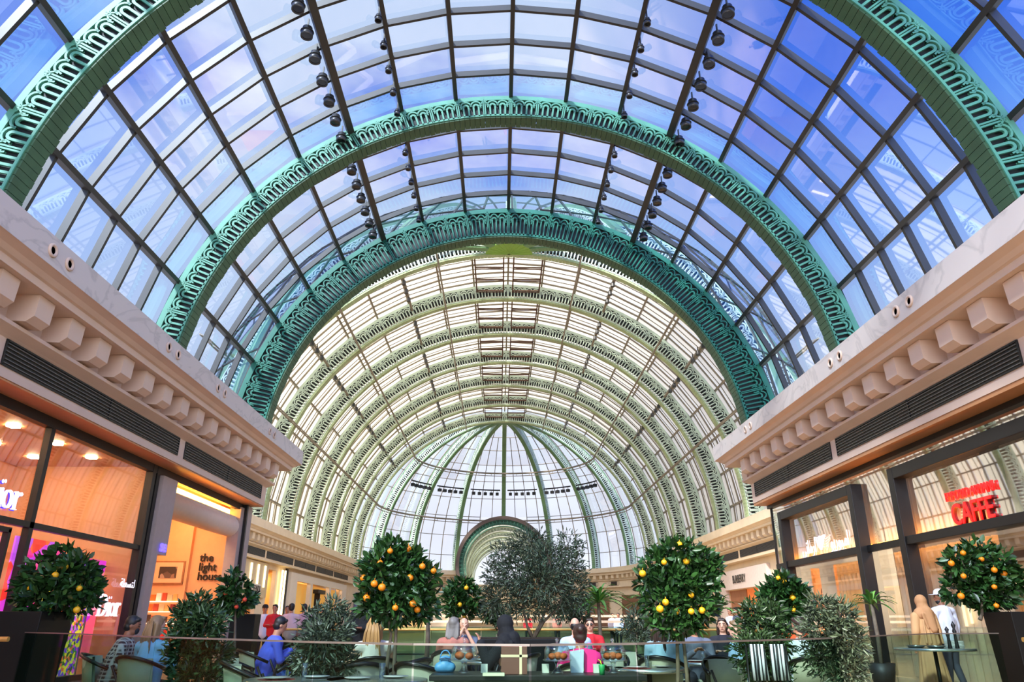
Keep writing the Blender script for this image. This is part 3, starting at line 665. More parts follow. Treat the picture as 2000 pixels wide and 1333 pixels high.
SLOT = lamp_mat('glowing_slot', '#ffe9b0', 2.2); BOARD = mat('champagne_board', '#d9c49a', .4, var=.04)
tagd(MB().box(-17.4, -17.2, 49.5, 57.5, 2.9, 5.3).build('fascia_board', BOARD), 'champagne fascia board over a shop door on the left of the bright hall', 'fascia')
for k, (y, z0) in enumerate(((51.6, 3.9), (53.2, 3.7), (54.8, 3.4), (56.4, 3.6), (61.0, 1.2), (61.8, 1.0))): tagd(MB().box(-17.22, -17.12, y, y+.22, z0, 5.1).build('slot_light', SLOT), 'thin upright glowing slot on the champagne shop front', 'light', 'glowing slots on the champagne shop front')
sg = thing('shop_sign', 'small white box sign with black capitals on the champagne shop front', 'sign')
MB().box(-17.15, -17.05, 53.6, 55.6, 3.05, 3.75).build('sign_board', WHITEP, sg)
place(text_mesh('FENDI', .62, .015, BLK, 'letters', xs=.95, parent=sg), FACE_PX, (-17.02, 54.6, 3.42))
tagd(MB().box(-17.44, -17.3, 62.9, 63.3, 0, 5.3).build('post', BLACKM), 'black upright strip between the champagne front and the white portal', 'post')
po = MB().box(-17.45, -17.1, 63.5, 65.6, 0, 5.1).box(-17.45, -17.1, 84.6, 86.8, 0, 5.1).box(-17.45, -17.1, 65.6, 84.6, 4.5, 5.1); tagd(po.build('portal_surround', WHITEP), 'wide white portal frame on the left of the bright hall', 'portal')
for y in (70.5, 78.3): tagd(MB().box(-17.4, -17.05, y-.4, y+.4, 0, 4.5).build('pillar', WHITEP), 'white pillar dividing the golden shop window, %s' % ('nearer one' if y < 75 else 'farther one'), 'pillar')
tagd(MB().box(-17.9, -17.8, 65.8, 84.4, .2, 4.45).build('curtain', mat('golden_screen', '#e8bd6a', .7, var=.04, emit='#e8b050', estr=.25)), 'golden yellow screen filling the white portal', 'screen')
tagd(MB().box(-17.4, -16.9, 73.3, 73.5, 0, 3.9).box(-17.4, -16.9, 72.6, 75.6, 3.75, 4.1).build('sign_post', BLACKM), 'black bracket sign in front of the golden screen', 'sign')
# right: white portal with name over an orange doorway
bp = MB().box(17.35, 17.65, 49.8, 51.7, 0, 4.9).box(17.35, 17.65, 59.4, 61.4, 0, 4.9).box(17.35, 17.65, 51.7, 59.4, 3.55, 4.9); tagd(bp.build('portal_surround', mat('rose_white_stone', '#e6d6cc', .5, var=.05)), 'rose white stone portal round the glowing doorway on the right', 'portal')
tagd(place(text_mesh('BURBERRY', .78, .015, BLK, 'shop_lettering', bold=.006, xs=.82), FACE_NX, (17.3, 55.6, 4.2)), 'black capital letters over the orange doorway on the right', 'lettering')
tagd(MB().box(17.7, 17.9, 51.8, 55.2, 0, 3.5).build('curtain', mat('amber_screen', '#d07030', .5, emit='#d86820', estr=.35)), 'amber panel filling the right part of the doorway under the capital letters', 'screen')
tagd(MB().box(17.7, 17.8, 55.4, 59.3, 0, 3.5).build('door_curtain', mat('brown_slats', '#8a5a3a', .5, var=.3, scale=9, stretch=(1, 3, .05), emit='#9a5220', estr=.15)), 'brown slatted screen in the left part of the same doorway', 'screen')
tagd(MB().box(17.3, 17.5, 61.5, 61.7, 0, 5.3).build('post', BLACKM), 'thin dark strip left of the rose white portal', 'post')
tagd(MB().box(17.7, 17.85, 62.5, 66, 0, 4.4).build('curtain', mat('orange_window', '#e07a30', .5, emit='#e87a28', estr=.6)), 'bright orange shop window just left of the rose white portal', 'shop window')
# curved back wall of the far half dome
def arc_wall(name, r, a0, a1, z0, z1, m, kind=True, n=16):
    P_ = arc((XC, YA), r, a0, a1, n); Q_ = arc((XC, YA), r+.3, a0, a1, n); V = [(x, y, z) for z in (z0, z1) for x, y in P_+Q_]; k = n+1
    F_ = [(i, i+1, i+1+2*k, i+2*k) for i in range(n)] + [(i+k+1, i+k, i+3*k, i+1+3*k) for i in range(n)] + [(i, i+k, i+k+1, i+1) for i in range(n)]
    o = MB().add(V, F_).build(name, m)
    if kind: o['kind'] = 'structure'
    return o
arc_wall('wall_apse_left', 17.5, 180, 90+ao+1.5, 0, 5.37, STONE_FAR); arc_wall('wall_apse_right', 17.5, 0, 90-ao-1.5, 0, 5.37, STONE_FAR)
MB().box(-6.9, -6.6, 103, 141, 0, 5.37).box(6.8, 7.1, 103, 141, 0, 5.37).build('wall_corridor', STONE_FAR, kind='structure')
GOLDW = mat('golden_shop_window', '#f0cf94', .5, var=.04, emit='#f0c070', estr=.55); BROWNW = mat('brown_shop_window', '#6a5040', .5, var=.2, emit='#9a6238', estr=.12)
tagd(arc_wall('shop_window', 17.3, 142, 124, .3, 4.5, GOLDW, False), 'golden lit shop window curving round the back left of the hall', 'shop window')
tagd(arc_wall('shop_window', 17.3, 168, 150, .3, 4.5, mat('blue_shelves', '#44506e', .5, var=.5, scale=3, emit='#5a5fa0', estr=.2), False), 'dim blue and brown shop front behind the left orange tree', 'shop window')
tagd(arc_wall('shop_window', 17.3, 38, 58, .3, 4.4, BROWNW, False), 'brown shop window with pale blinds behind the big olive tree, right side', 'shop window')
tagd(arc_wall('shop_window', 17.3, 12, 30, .3, 4.4, BROWNW, False), 'brown shop window behind the right orange tree', 'shop window')

# --- restaurant front on the right
X0 = 9.95
t = bpy.data.objects.new('window_8', None); COL.objects.link(t); t['kind'] = 'structure'
MB().add([(X0, -12, .02), (X0, 27.3, .02), (X0, 27.3, 5.28), (X0, -12, 5.28)], [(0, 1, 2, 3)]).add([(X0, 27.3, .02), (14, 27.3, .02), (14, 27.3, 5.28), (X0, 27.3, 5.28)], [(0, 1, 2, 3)]).build('glass_pane', GLASS_SHOP, t)
f = MB().box(X0-.05, X0+.08, -12, 27.3, 3.03, 3.2).box(X0-.1, X0+.1, -12, 27.4, 5.16, 5.28).box(X0-.03, X0+.05, 27.22, 27.3, 0, 5.28)
f.build('window_frame', BLACKM, t)
PORT = mat('dark_bronze_portal', '#1d1b1a', .45, .2, var=.08)
def portal(y0, y1, label):
    o = MB().box(X0-.24, X0+.08, y0, y0+.26, 0, 4.86).box(X0-.24, X0+.08, y1-.26, y1, 0, 4.86).box(X0-.24, X0+.08, y0+.26, y1-.26, 4.58, 4.86).box(X0-.2, X0+.08, y0+.26, y1-.26, 3.0, 3.2).build('portal_surround', PORT)
    return tagd(bevel(o, .015), label, 'portal', 'bronze portals of the restaurant')
portal(20.35, 26.1, 'dark bronze portal frame under the white Arabic sign'); portal(12.4, 18.3, 'big dark bronze portal frame round the red sign and the entrance'); portal(4.0, 10.0, 'dark bronze portal frame outside the right edge of the picture')
def pleats(y0, y1, z0, z1, x, m, label, amp=.085, wl=.26):
    n = int((y1-y0)/wl*6); V = []; 
    for z in (z0, (z0+z1)/2, z1):
        for i in range(n+1): yy = y0+(y1-y0)*i/n; V.append((x+amp*sin(2*pi*(yy-y0)/wl)+.02*sin(yy*3.1), yy, z))
    k = n+1; F_ = [(j*k+i, j*k+i+1, (j+1)*k+i+1, (j+1)*k+i) for j in range(2) for i in range(n)]
    return tagd(MB().add(V, F_).build('curtain', m, None, True), label, 'curtain', 'pleated restaurant curtains')
CURT = mat('cream_metallic_curtain', '#cdbb98', .45, .15, var=.08, scale=4, stretch=(1, 6, .3))
pleats(4, 20.2, 3.22, 5.2, X0+.45, CURT, 'pleated cream curtain behind the red sign, above the transom')
pleats(20.3, 27.1, 3.22, 5.2, X0+.45, CURT, 'pleated cream curtain behind the white Arabic sign, above the transom')
pleats(15.2, 20.1, .0, 3.0, X0+.6, CURT, 'pleated curtain left of the entrance, behind the beige headscarf')
pleats(22.9, 24.4, .0, 3.0, X0+.9, CURT, 'narrow pleated curtain panel beside the dummy in the trench coat')
for a, b, l_ in ((15.2, 20.2, 'behind the red sign'), (20.5, 27.0, 'behind the white Arabic sign')):
    tagd(MB().box(X0+.18, X0+.30, a, b, 3.22, 3.25).build('strip_light', WARM2), 'amber strip light along the transom %s' % l_, 'strip light')
MB().box(14.2, 14.5, -12, 27.3, 0, 5.28).box(X0+.1, 14.2, 14.9, 15.1, 0, 5.2).build('wall_restaurant', mat('brown_panelling', '#5a4330', .5, var=.1), kind='structure')
for y, z in ((12.5, 4.1), (12.5, 3.4), (12.5, 2.7)): pass
tagd(MB().box(13.9, 14.15, 11.0, 14.6, 1.4, 3.0).build('wall_light_box', lamp_mat('amber_panel', '#c07a2c', .6)), 'amber lit panelling deep inside the restaurant entrance', 'wall panel')
tagd(MB().box(11.2, 13.2, 21, 26.5, 5.1, 5.16).build('ceiling_light', WARM), 'warm ceiling panel behind the right shop window', 'ceiling light'); tagd(MB().box(11.4, 12.6, 8, 13.5, 5.1, 5.16).build('ceiling_light', lamp_mat('dim_warm', '#ffb870', 4)), 'dim warm ceiling panel inside the restaurant entrance', 'ceiling light')
sg = thing('shop_sign', 'red two-line sign over the restaurant entrance', 'sign')
REDS = mat('red_sign', '#ff2420', .4, var=0, emit='#ff1a18', estr=.9); REDD = mat('dark_red_edge', '#8a0d0d', .5, var=0)
place(text_mesh('CAFFE', .62, .05, REDS, 'letters', bold=.004, xs=.83, parent=sg), FACE_NX, (X0-.06, 15.5, 3.42)); place(text_mesh('CAFFE', .62, .06, REDD, 'letter_sides', bold=.008, xs=.83, parent=sg), FACE_NX, (X0-.03, 15.5, 3.42))
place(text_mesh('EMPORIO ARMANI', .27, .04, REDS, 'letters', xs=.76, parent=sg), FACE_NX, (X0-.05, 15.5, 3.84))
place(text_mesh("`", .2, .06, REDS, 'accent', bold=.01, parent=sg), FACE_NX, (X0-.05, 14.68, 3.72))
sg = thing('shop_sign', 'white Arabic sign with a striped eagle emblem between its two words', 'sign')
place(text_mesh(AR('ﺍﻣﺒﻮﺭﻳﻮ'), .58, .02, SIGNW, 'letters', xs=.8, parent=sg), FACE_NX, (X0-.03, 22.0, 3.50)); place(text_mesh(AR('ﺍﺭﻣﺎﻧﻲ'), .58, .02, SIGNW, 'letters', xs=.8, parent=sg), FACE_NX, (X0-.03, 24.25, 3.50))
eg = MB(); 
for k in range(5):
    z = .22-k*.075; w_ = .36-k*.06
    for s_ in (-1, 1): eg.add([(s_*.03, z-.05, 0), (s_*w_, z, 0), (s_*(w_+.02), z+.045, 0), (s_*.03, z, 0), (s_*.03, z-.05, .05), (s_*w_, z, .05), (s_*(w_+.02), z+.045, .05), (s_*.03, z, .05)], [(0,1,2,3),(7,6,5,4),(0,4,5,1),(1,5,6,2),(2,6,7,3),(3,7,4,0)])
eg.box(-.03, .03, -.16, .26, 0, .05); place(eg.build('eagle_emblem', SIGNW, sg), FACE_NX, (X0-.06, 23.2, 3.50))
# dim poster behind the window and the amber posts
tagd(MB().box(11.6, 11.66, 24.5, 26.3, 1.5, 2.7).build('poster', PURP), 'blue and red poster deep in the window under the Arabic sign', 'poster')
for y in (26.4, 24.55): tagd(MB().lathe([(.14, 0), (.14, 3.0)], (10.9, y, 0), 14).build('column', mat('amber_column', '#e0a060', .5, emit='#e09040', estr=.35)), 'amber lit column behind the glass under the Arabic sign, %s' % ('far one' if y > 25 else 'near one'), 'column')

# ------------------------------------------------------------------ spotlights under the vaults
LAMPG = mat('lamp_grey_metal', '#4a4a4c', .35, .5, var=.05); LENS = mat('dark_lens', '#17181c', .15, var=0)
def spot_proto(name, label, r, h, group):
    t = thing(name, label, 'spotlight', group=group)
    MB().lathe([(.0001, 0), (r*.55, 0), (r*.8, -.1*h), (r*.85, -.55*h), (r, -.6*h), (r, -h), (r*.86, -h), (r*.80, -.9*h), (.0001, -.9*h)], n=16).build('lamp_housing', LAMPG, t, True)
    MB().lathe([(r*1.02, -.45*h), (r*1.12, -.5*h), (r*1.02, -.56*h)], n=16).build('ring', BLACKM, t, True)
    MB().lathe([(.0001, -.91*h), (r*.8, -.91*h)], n=14).build('lens', LENS, t)
    MB().beam((0, 0, .28), (0, 0, -.02), .04, .04).build('bracket', STEEL, t)
    return t
def spot_row(label, group, r, h, ang, rad, ys, xo, first=None):
    p = None
    for y in ys:
        loc = (XA+rad*cos(R(ang))+xo, y, ZA+rad*sin(R(ang))-.12)
        if p is None: p = spot_proto('spotlight', label, r, h, group) if first is None else dup(first, label=label, group=group); p.location = loc
        else: dup(p, loc)
    return p
ysb = [12.95+.93*k for k in range(9)] + [21.3+.93*k for k in range(7)]
big = spot_row('large drum spotlight in the row along the left heavy roof beam', 'large spotlights on the left heavy beam', .165, .34, 120, 10.7, ysb, -.26)
spot_row('large drum spotlight in the row along the right heavy roof beam', 'large spotlights on the right heavy beam', .165, .34, 60, 10.7, ysb, .26, big)
ysm = [13.0+1.02*k for k in range(8)] + [21.4+.95*k for k in range(7)]
sml = spot_row('small ball spotlight in the row just left of the roof crown', 'small spotlights left of the crown', .10, .24, 110, 10.7, ysm, -.12)
spot_row('small ball spotlight in the row just right of the roof crown', 'small spotlights right of the crown', .10, .24, 70, 10.7, ysm, .12, sml)
for sg in (-1, 1):   # heavier beams that carry the lamps
    th = R(90+sg*30); o = MB().beam((XA+10.72*cos(th), 4.2, ZA+10.72*sin(th)), (XA+10.72*cos(th), 28.1, ZA+10.72*sin(th)), .22, .22, (cos(th), 0, sin(th))).build('lamp_beam', STEEL)
    tagd(o, 'heavy grey roof beam carrying the large spotlights on the %s' % ('left' if sg > 0 else 'right'), 'beam')
FS = MB().lathe([(.0001, .1), (.12, .1), (.16, -.2), (.0001, -.2)], n=8).box(-.03, .03, -.03, .03, .1, .4).build('spotlight', LAMPG)
tagd(FS, 'tiny spotlight under the left roof of the bright hall', 'spotlight', 'tiny spotlights left in the bright hall')
first = True
for off in (25, 50):
    for sg in (1, -1):
        th = R(90+sg*off)
        for k in range(6):
            for j in range(3):
                c = FS if first else FS.copy()
                if not first: COL.objects.link(c)
                first = False
                c.location = (XH+16.9*cos(th), YF+DF*k+2.0+j*1.4, ZH+16.9*sin(th)-.1)
                s_ = 'left' if sg > 0 else 'right'; h_ = 'upper' if off == 25 else 'lower'
                c['label'] = 'tiny spotlight in the %s row on the %s roof of the bright hall' % (h_, s_); c['group'] = 'tiny spotlights, %s %s row of the bright hall' % (h_, s_)
for sg in (1, -1):
    for off in (25, 50):
        th = R(90+sg*off); o = MB().beam((XH+17.0*cos(th), YF, ZH+17.0*sin(th)), (XH+17.0*cos(th), YA, ZH+17.0*sin(th)), .14, .14).build('lamp_beam', STEELF)
        tagd(o, 'bronze lamp beam, %s one on the %s side of the bright hall' % ('upper' if off == 25 else 'lower', 'left' if sg > 0 else 'right'), 'beam')
GAN = mat('brown_gantry', '#5c4030', .5, .2, var=.1)
for k in range(6):
    mb = MB(); y0, y1 = YF+DF*k+1.1, YF+DF*(k+1)-.4
    for sg in (-1, 1):
        xa_, xb_ = (.35, 2.35) if sg > 0 else (-2.35, -.35); z = ZH+17.1
        for i in range(4): y = y0+(y1-y0)*i/3; mb.box(XH+xa_, XH+xb_, y-.05, y+.05, z-.10-.12, z-.02-.12); mb.box(XH+xa_, XH+xb_, y+.25, y+.31, z-.2, z-.14)
        for x in (xa_, xb_): mb.box(XH+x-.05, XH+x+.05, y0, y1+.3, z-.2, z-.1)
    tagd(mb.build('roof_gantry', GAN), 'brown ladder-like gantry frame under the crown, %s of six from the teal arch' % ['first', 'second', 'third', 'fourth', 'fifth', 'last'][k], 'gantry', 'brown gantries under the crown')

# ------------------------------------------------------------------ plants
def leaf_mat(name, c, c2, rough=.38):
    m = mat(name, c, rough, var=0, spec=.45); t = m.node_tree; b = t.nodes['Principled BSDF']
    g = t.nodes.new('ShaderNodeObjectInfo'); gi = t.nodes.new('ShaderNodeNewGeometry'); r = t.nodes.new('ShaderNodeValToRGB')
    r.color_ramp.elements[0].color = lin(c); r.color_ramp.elements[1].color = lin(c2); t.links.new(gi.outputs['Random Per Island'], r.inputs[0]); t.links.new(r.outputs[0], b.inputs['Base Color'])
    return m
CITRUS = leaf_mat('citrus_leaf', '#12290f', '#37602a'); OLIVE = leaf_mat('olive_leaf', '#1c281b', '#5a6b50', .45); BAY = leaf_mat('bay_leaf', '#14260f', '#3f5c34'); PALM = leaf_mat('palm_leaf', '#2f6a2a', '#7fb34e')
BARK = mat('bark', '#6e6250', .8, var=.25, scale=12, bump=.5); ORG = mat('orange_fruit', '#f08a10', .45, var=.05, scale=20); LEM = mat('yellow_fruit', '#f3b51c', .45, var=.05)
def leaves(blobs, n, ln, wd, m, parent, droop=.2, shell=.55, spiky=0.0):
    vol = np.array([b[1][0]*b[1][1]*b[1][2] for b in blobs])**.7; pick = RNG.choice(len(blobs), n, p=vol/vol.sum())
    C_ = np.array([b[0] for b in blobs])[pick]; Rr = np.array([b[1] for b in blobs])[pick]
    d = RNG.normal(size=(n, 3)); d /= np.linalg.norm(d, axis=1)[:, None]
    # twig clusters give the crown gaps
    k = max(8, n//26); tw = RNG.normal(size=(k, 3)); tw /= np.linalg.norm(tw, axis=1)[:, None]; ti = RNG.integers(0, k, n)
    d = tw[ti]+d*.26; d /= np.linalg.norm(d, axis=1)[:, None]
    rad = (shell+(1.0-shell)*RNG.random(n)+.28*RNG.random(k)[ti])[:, None]; base = C_+d*Rr*rad
    ax = d+RNG.normal(size=(n, 3))*.55; ax[:, 2] += .15-droop*RNG.random(n); ax /= np.linalg.norm(ax, axis=1)[:, None]
    sd = np.cross(ax, RNG.normal(size=(n, 3))); sd /= np.linalg.norm(sd, axis=1)[:, None]; nr = np.cross(ax, sd)
    L_ = (ln*(.7+.6*RNG.random(n)))[:, None]; W_ = (wd*(.8+.4*RNG.random(n)))[:, None]/2
    V = np.empty((n, 6, 3)); V[:, 0] = base; V[:, 1] = base+ax*L_*.35+sd*W_+nr*L_*.04; V[:, 2] = base+ax*L_*.40-nr*L_*.05; V[:, 3] = base+ax*L_*.35-sd*W_+nr*L_*.04
    V[:, 4] = base+ax*L_*.72+sd*W_*.75-nr*L_*.02; V[:, 5] = base+ax*L_-nr*L_*.12
    V7 = np.concatenate([V, (base+ax*L_*.72-sd*W_*.75-nr*L_*.02)[:, None]], 1)
    F6 = np.array([[0, 2, 1, 1], [0, 3, 2, 2], [1, 2, 5, 4], [2, 3, 6, 5]])
    fs = [];
    tri = [(0, 2, 1), (0, 3, 2), (1, 2, 5, 4), (2, 3, 6, 5)]
    for i in range(n):
        b = i*7; fs.extend([tuple(b+j for j in f) for f in tri])
    me = bpy.data.meshes.new('foliage'); me.from_pydata(V7.reshape(-1, 3).tolist(), [], fs); me.materials.append(m); me.polygons.foreach_set('use_smooth', [True]*len(me.polygons))
    o = bpy.data.objects.new('foliage', me); COL.objects.link(o); o.parent = parent; return o
def plant(name, label, cat, y, ells, n, ln, wd, m, stems, fruits=(), fm=None, fr=.035, base_z=0.0, group=None, shell=.55, dy=0.8):
    """ells = crown lumps as (px, py, half width, half height) in the photograph, stood at distance y up the hall"""
    b0 = at(stems[0][0][0], 1216, y); org = Vector((b0.x, y, base_z)); t = thing(name, label, cat, org, group=group)
    s = lambda py=1216: (.934*y+.36*.3)/FPX
    blobs = []
    for (px, py, rx, ry) in ells:
        yy = y+random.uniform(-.5, .5)*rx*s()*dy; c = at(px, py, yy)-org; blobs.append((tuple(c), (rx*s()*.9, rx*s()*.85, ry*s()*.95)))
    leaves(blobs, n, ln, wd, m, t, shell=shell)
    mb = MB()
    for st in stems:
        pts = [at(px, py, y)-org for px, py in st]; pts[0].z = 0.0
        k = len(pts); r0 = .028*(1+.25*(y > 13)); mb.tube(pts, [r0*(1-.6*i/(k-1)) for i in range(k)], 7)
        end = pts[-1]
        for b in blobs: 
            if random.random() < .7: mid = (end+Vector(b[0]))/2+Vector((random.uniform(-.05, .05), 0, -.05)); mb.tube([end, mid, Vector(b[0]), Vector(b[0])+Vector((0, 0, b[1][2]*.5))], [.012, .009, .006, .003], 5)
    mb.build('trunk', BARK, t, True)
    for (px, py) in fruits:
        yy = min([y]+[y-e[2]*s()*1.0*math.sqrt(max(0, 1-((px-e[0])/e[2])**2-((py-e[1])/e[3])**2)) for e in ells])-.02; c = at(px, py, yy)-org; rr = fr*random.uniform(.85, 1.15)
        MB().ball(c, (rr, rr, rr*.95), 12, 8).tube([c+Vector((0, 0, rr*.9)), c+Vector((.005, 0, rr*1.5))], .003, 4).build('orange', fm or ORG, t, True)
    return t
def planter(label, px0, px1, y, h, name='planter', taper=.84):
    a, b = at(px0, 1216, y).x, at(px1, 1216, y).x; w_ = (b-a)/2; c = ((a+b)/2, y+w_*.8, 0); t = thing(name, label, 'planter', c)
    mb = MB(); k = taper; V = [(sx*w_*q, sy*w_*.8*q, z) for z, q in ((0, k), (h, 1)) for sx, sy in ((-1,-1),(1,-1),(1,1),(-1,1))]
    V += [(sx*w_*.9, sy*w_*.8*.9, z) for z in (h, h-.1) for sx, sy in ((-1,-1),(1,-1),(1,1),(-1,1))]
    mb.add(V, [(0,3,2,1),(0,1,5,4),(1,2,6,5),(2,3,7,6),(3,0,4,7),(4,5,9,8),(5,6,10,9),(6,7,11,10),(7,4,8,11),(8,9,13,12),(9,10,14,13),(10,11,15,14),(11,8,12,15)])
    bevel(mb.build('pot', mat('black_planter', '#0b0b0a', .5, var=.25, scale=2, spec=.25), t), .012)
    MB().box(-w_*.88, w_*.88, -w_*.7, w_*.7, h-.13, h-.08).build('soil', mat('soil', '#2c2118', .9, var=.3, scale=30), t)
    return t
planter('big tapered black planter at the far left with an orange tree', -75, 78, 12.0, 1.40)
planter('big tapered black planter at the right edge with an orange tree', 1978, 2090, 12.4, 1.42)
planter('black planter behind the man in the blue shirt', 448, 497, 13.6, 1.38)
plant('orange_tree', 'bushy orange tree with many oranges and a bare stem, left of the olive tree', 'tree', 8.8,
      [(765,1085,34,28),(742,1112,36,30),(795,1110,42,34),(832,1124,22,16),(745,1150,44,34),(792,1155,46,34),(726,1178,26,24),(775,1185,48,30),(822,1180,30,28),(848,1128,10,9)], 3600, .098, .046, CITRUS,
      [[(768, 1400), (770, 1300), (774, 1230), (772, 1190)], [(752, 1400), (756, 1300), (764, 1240), (752, 1180)]],
      [(762,1077),(797,1073),(742,1100),(825,1107),(847,1116),(801,1129),(806,1180),(815,1192),(772,1188),(716,1169),(746,1148),(731,1141),(710,1130)], ORG, .038)
plant('lemon_tree', 'round citrus tree with yellow-orange fruit and a slim stem, right of the olive tree', 'tree', 9.0,
      [(1325,1082,44,26),(1290,1105,36,30),(1362,1105,38,30),(1270,1135,28,24),(1318,1140,58,36),(1375,1140,30,30),(1300,1180,48,34),(1350,1185,50,34),(1322,1215,44,24),(1401,1107,9,9)], 3800, .098, .046, CITRUS,
      [[(1322, 1400), (1324, 1300), (1322, 1230), (1324, 1180)], [(1344, 1400), (1342, 1320), (1334, 1240), (1345, 1190)]],
      [(1327,1064),(1340,1097),(1297,1099),(1255,1121),(1300,1177),(1289,1190),(1350,1195),(1350,1163),(1371,1193),(1322,1195)], LEM, .038)
plant('olive_tree', 'large spreading olive tree with forked trunks in the middle of the cafe', 'tree', 15.2,
      [(1035,1062,46,26),(1110,1062,26,24),(1132,1072,14,14),(985,1085,30,26),(1070,1095,62,34),(1010,1115,52,36),(965,1130,26,34),(1110,1110,38,40),(1050,1140,70,36),(985,1165,48,36),(1085,1165,60,36),(1125,1150,30,42),(960,1180,22,26),(1035,1190,50,22)], 8600, .105, .022, OLIVE,
      [[(1040, 1250), (1030, 1225), (1022, 1190), (1015, 1150)], [(1042, 1250), (1055, 1220), (1068, 1185), (1075, 1150)], [(1044, 1250), (1062, 1215), (1088, 1190), (1105, 1150)]], base_z=.98, shell=.25)
plant('orange_tree', 'dark orange tree standing in the big planter at the far left', 'tree', 12.6,
      [(120,1090,26,20),(92,1112,36,24),(145,1118,36,26),(70,1140,30,24),(118,1140,50,30),(165,1145,26,26),(95,1172,52,24),(140,1176,44,22)], 2100, .15, .07, CITRUS,
      [[(105, 1240), (108, 1200), (112, 1160)]], [(126,1108),(108,1124),(95,1193),(155,1150),(60,1150),(150,1192)], LEM, .05, base_z=1.3)
plant('orange_tree', 'orange tree with bright small oranges in the planter at the right edge', 'tree', 13.1,
      [(1908,1078,28,20),(1880,1100,30,24),(1940,1100,34,26),(1915,1128,52,30),(1968,1125,24,26),(1875,1152,30,22),(1930,1165,44,24)], 2000, .15, .075, CITRUS,
      [[(1920, 1240), (1918, 1200), (1916, 1150)]], [(1858,1101),(1881,1081),(1882,1126),(1917,1093),(1942,1114),(1961,1122),(1942,1147),(1877,1165),(1946,1184)], ORG, .05, base_z=1.3)
plant('orange_tree', 'small clipped tree with a pale stem before the black planter by the blue shirt', 'tree', 12.6,
      [(463,1128,14,12),(460,1148,30,16),(462,1170,38,18),(452,1186,28,12)], 900, .12, .055, CITRUS, [[(457, 1420), (458, 1280), (460, 1200), (460, 1170)]], [(441,1160),(478,1172),(462,1186)], mat('red_fruit', '#d9482a', .5), .035)
plant('orange_tree', 'small dark orange tree directly left of the olive tree', 'tree', 17.0,
      [(902,1150,24,16),(890,1168,22,18),(918,1172,24,20),(904,1190,30,18)], 1100, .15, .065, CITRUS, [[(905, 1330), (905, 1260), (905, 1190)]], [(911,1149),(930,1188),(907,1204),(898,1182)], LEM, .045)
plant('orange_tree', 'orange tree left of the bronze portal, above the orange chair back', 'tree', 12.2,
      [(1532,1142,24,16),(1515,1162,28,20),(1550,1165,26,22),(1525,1192,38,24),(1562,1196,24,18)], 1500, .14, .06, CITRUS, [[(1532, 1410), (1532, 1270), (1530, 1190)]], [(1580,1162),(1550,1192),(1532,1137),(1548,1168),(1520,1130)], LEM, .042)
def bush(label, y, ells, x, n=2600, m=OLIVE, h=.42, ln=.075, wd=.02):
    t = plant('potted_bush', label, 'bush', y, ells, n, ln, wd, m, [[(x, 1400), (x, 1300), (x+2, 1240)]], shell=.3, base_z=.0)
    MB().lathe([(.13, 0), (.19, h-.02), (.20, h), (.17, h), (.16, h-.05), (.0001, h-.05)], n=20).build('pot', mat('dark_pot', '#2a2622', .5), t, True); return t
bush('olive bush with silver-green leaves right of the woman in pale blue with long blond hair', 8.7, [(392,1180,22,20),(372,1205,34,26),(405,1215,34,28),(385,1245,52,34),(365,1285,42,34),(408,1290,46,36),(385,1325,50,24)], 386, 3200, BAY, ln=.085, wd=.028)
bush('grey-green olive bush between the blue shirt and the blond woman in white lace', 8.1, [(652,1190,26,20),(618,1212,32,26),(658,1222,32,28),(634,1250,52,36),(608,1290,42,34),(655,1295,42,36),(632,1328,48,24)], 636, 3400)
bush('dense dark bush above the striped reflection sheets, left of the man in white', 8.6, [(1470,1198,26,20),(1505,1200,30,24),(1485,1230,50,30),(1520,1250,34,30),(1480,1275,52,34),(1500,1315,56,30)], 1492, 3000, BAY, ln=.075, wd=.024)
bush('big grey-green bush right of the man in white, left of the bronze portal foot', 8.5, [(1600,1185,30,22),(1640,1205,38,30),(1605,1228,42,32),(1650,1255,42,38),(1615,1280,48,38),(1655,1308,40,30)], 1628, 3600)
bush('small olive bush just left of the long-haired woman in pale blue', 13.0, [(1240,1208,24,18),(1236,1232,28,18),(1250,1245,22,14)], 1242, 1100, OLIVE)
bush('low grey bush under the right side of the olive tree', 19.0, [(1120,1185,26,18),(1135,1200,22,18),(1105,1200,24,16)], 1122, 900, OLIVE, ln=.12, wd=.035)
bush('low green bush in the gap left of the olive tree trunks', 19.5, [(962,1195,24,20),(980,1210,20,14)], 968, 800, BAY, ln=.12, wd=.04)
def palm(label, px, py, y, n, ln, h):
    b = at(px, 1216, y); t = thing('potted_palm', label, 'palm', (b.x, y, 0)); top = at(px, py, y).z; mb = MB()
    for k in range(n):
        a = 2*pi*k/n*2.4; el = R(random.uniform(15, 80)); l = ln*random.uniform(.7, 1.1); w_ = .04; P0 = Vector((0, 0, top)); pts = []
        for i in range(6):
            s_ = i/5; r_ = l*s_*cos(el); z_ = l*s_*sin(el)-.55*l*s_*s_; pts.append(P0+Vector((r_*cos(a), r_*sin(a), z_)))
        sd = Vector((-sin(a), cos(a), 0)); V = []
        for i, p in enumerate(pts): q = w_*sin(pi*(.12+.88*i/5))*(1 if i < 5 else .1); V += [p-sd*q, p+Vector((0, 0, -.01)), p+sd*q]
        mb.add(V, [(3*i+j, 3*i+j+1, 3*i+j+4, 3*i+j+3) for i in range(5) for j in range(2)])
    mb.build('fronds', PALM, t, True); MB().tube([(0, 0, .3), (.02, 0, top*.6), (0, 0, top+.03)], [.05, .045, .035], 8).build('trunk', BARK, t, True)
    MB().lathe([(.2, 0), (.28, h), (.24, h), (.22, h-.05), (.0001, h-.05)], n=20).build('pot', mat('dark_pot', '#2a2622', .5), t, True)
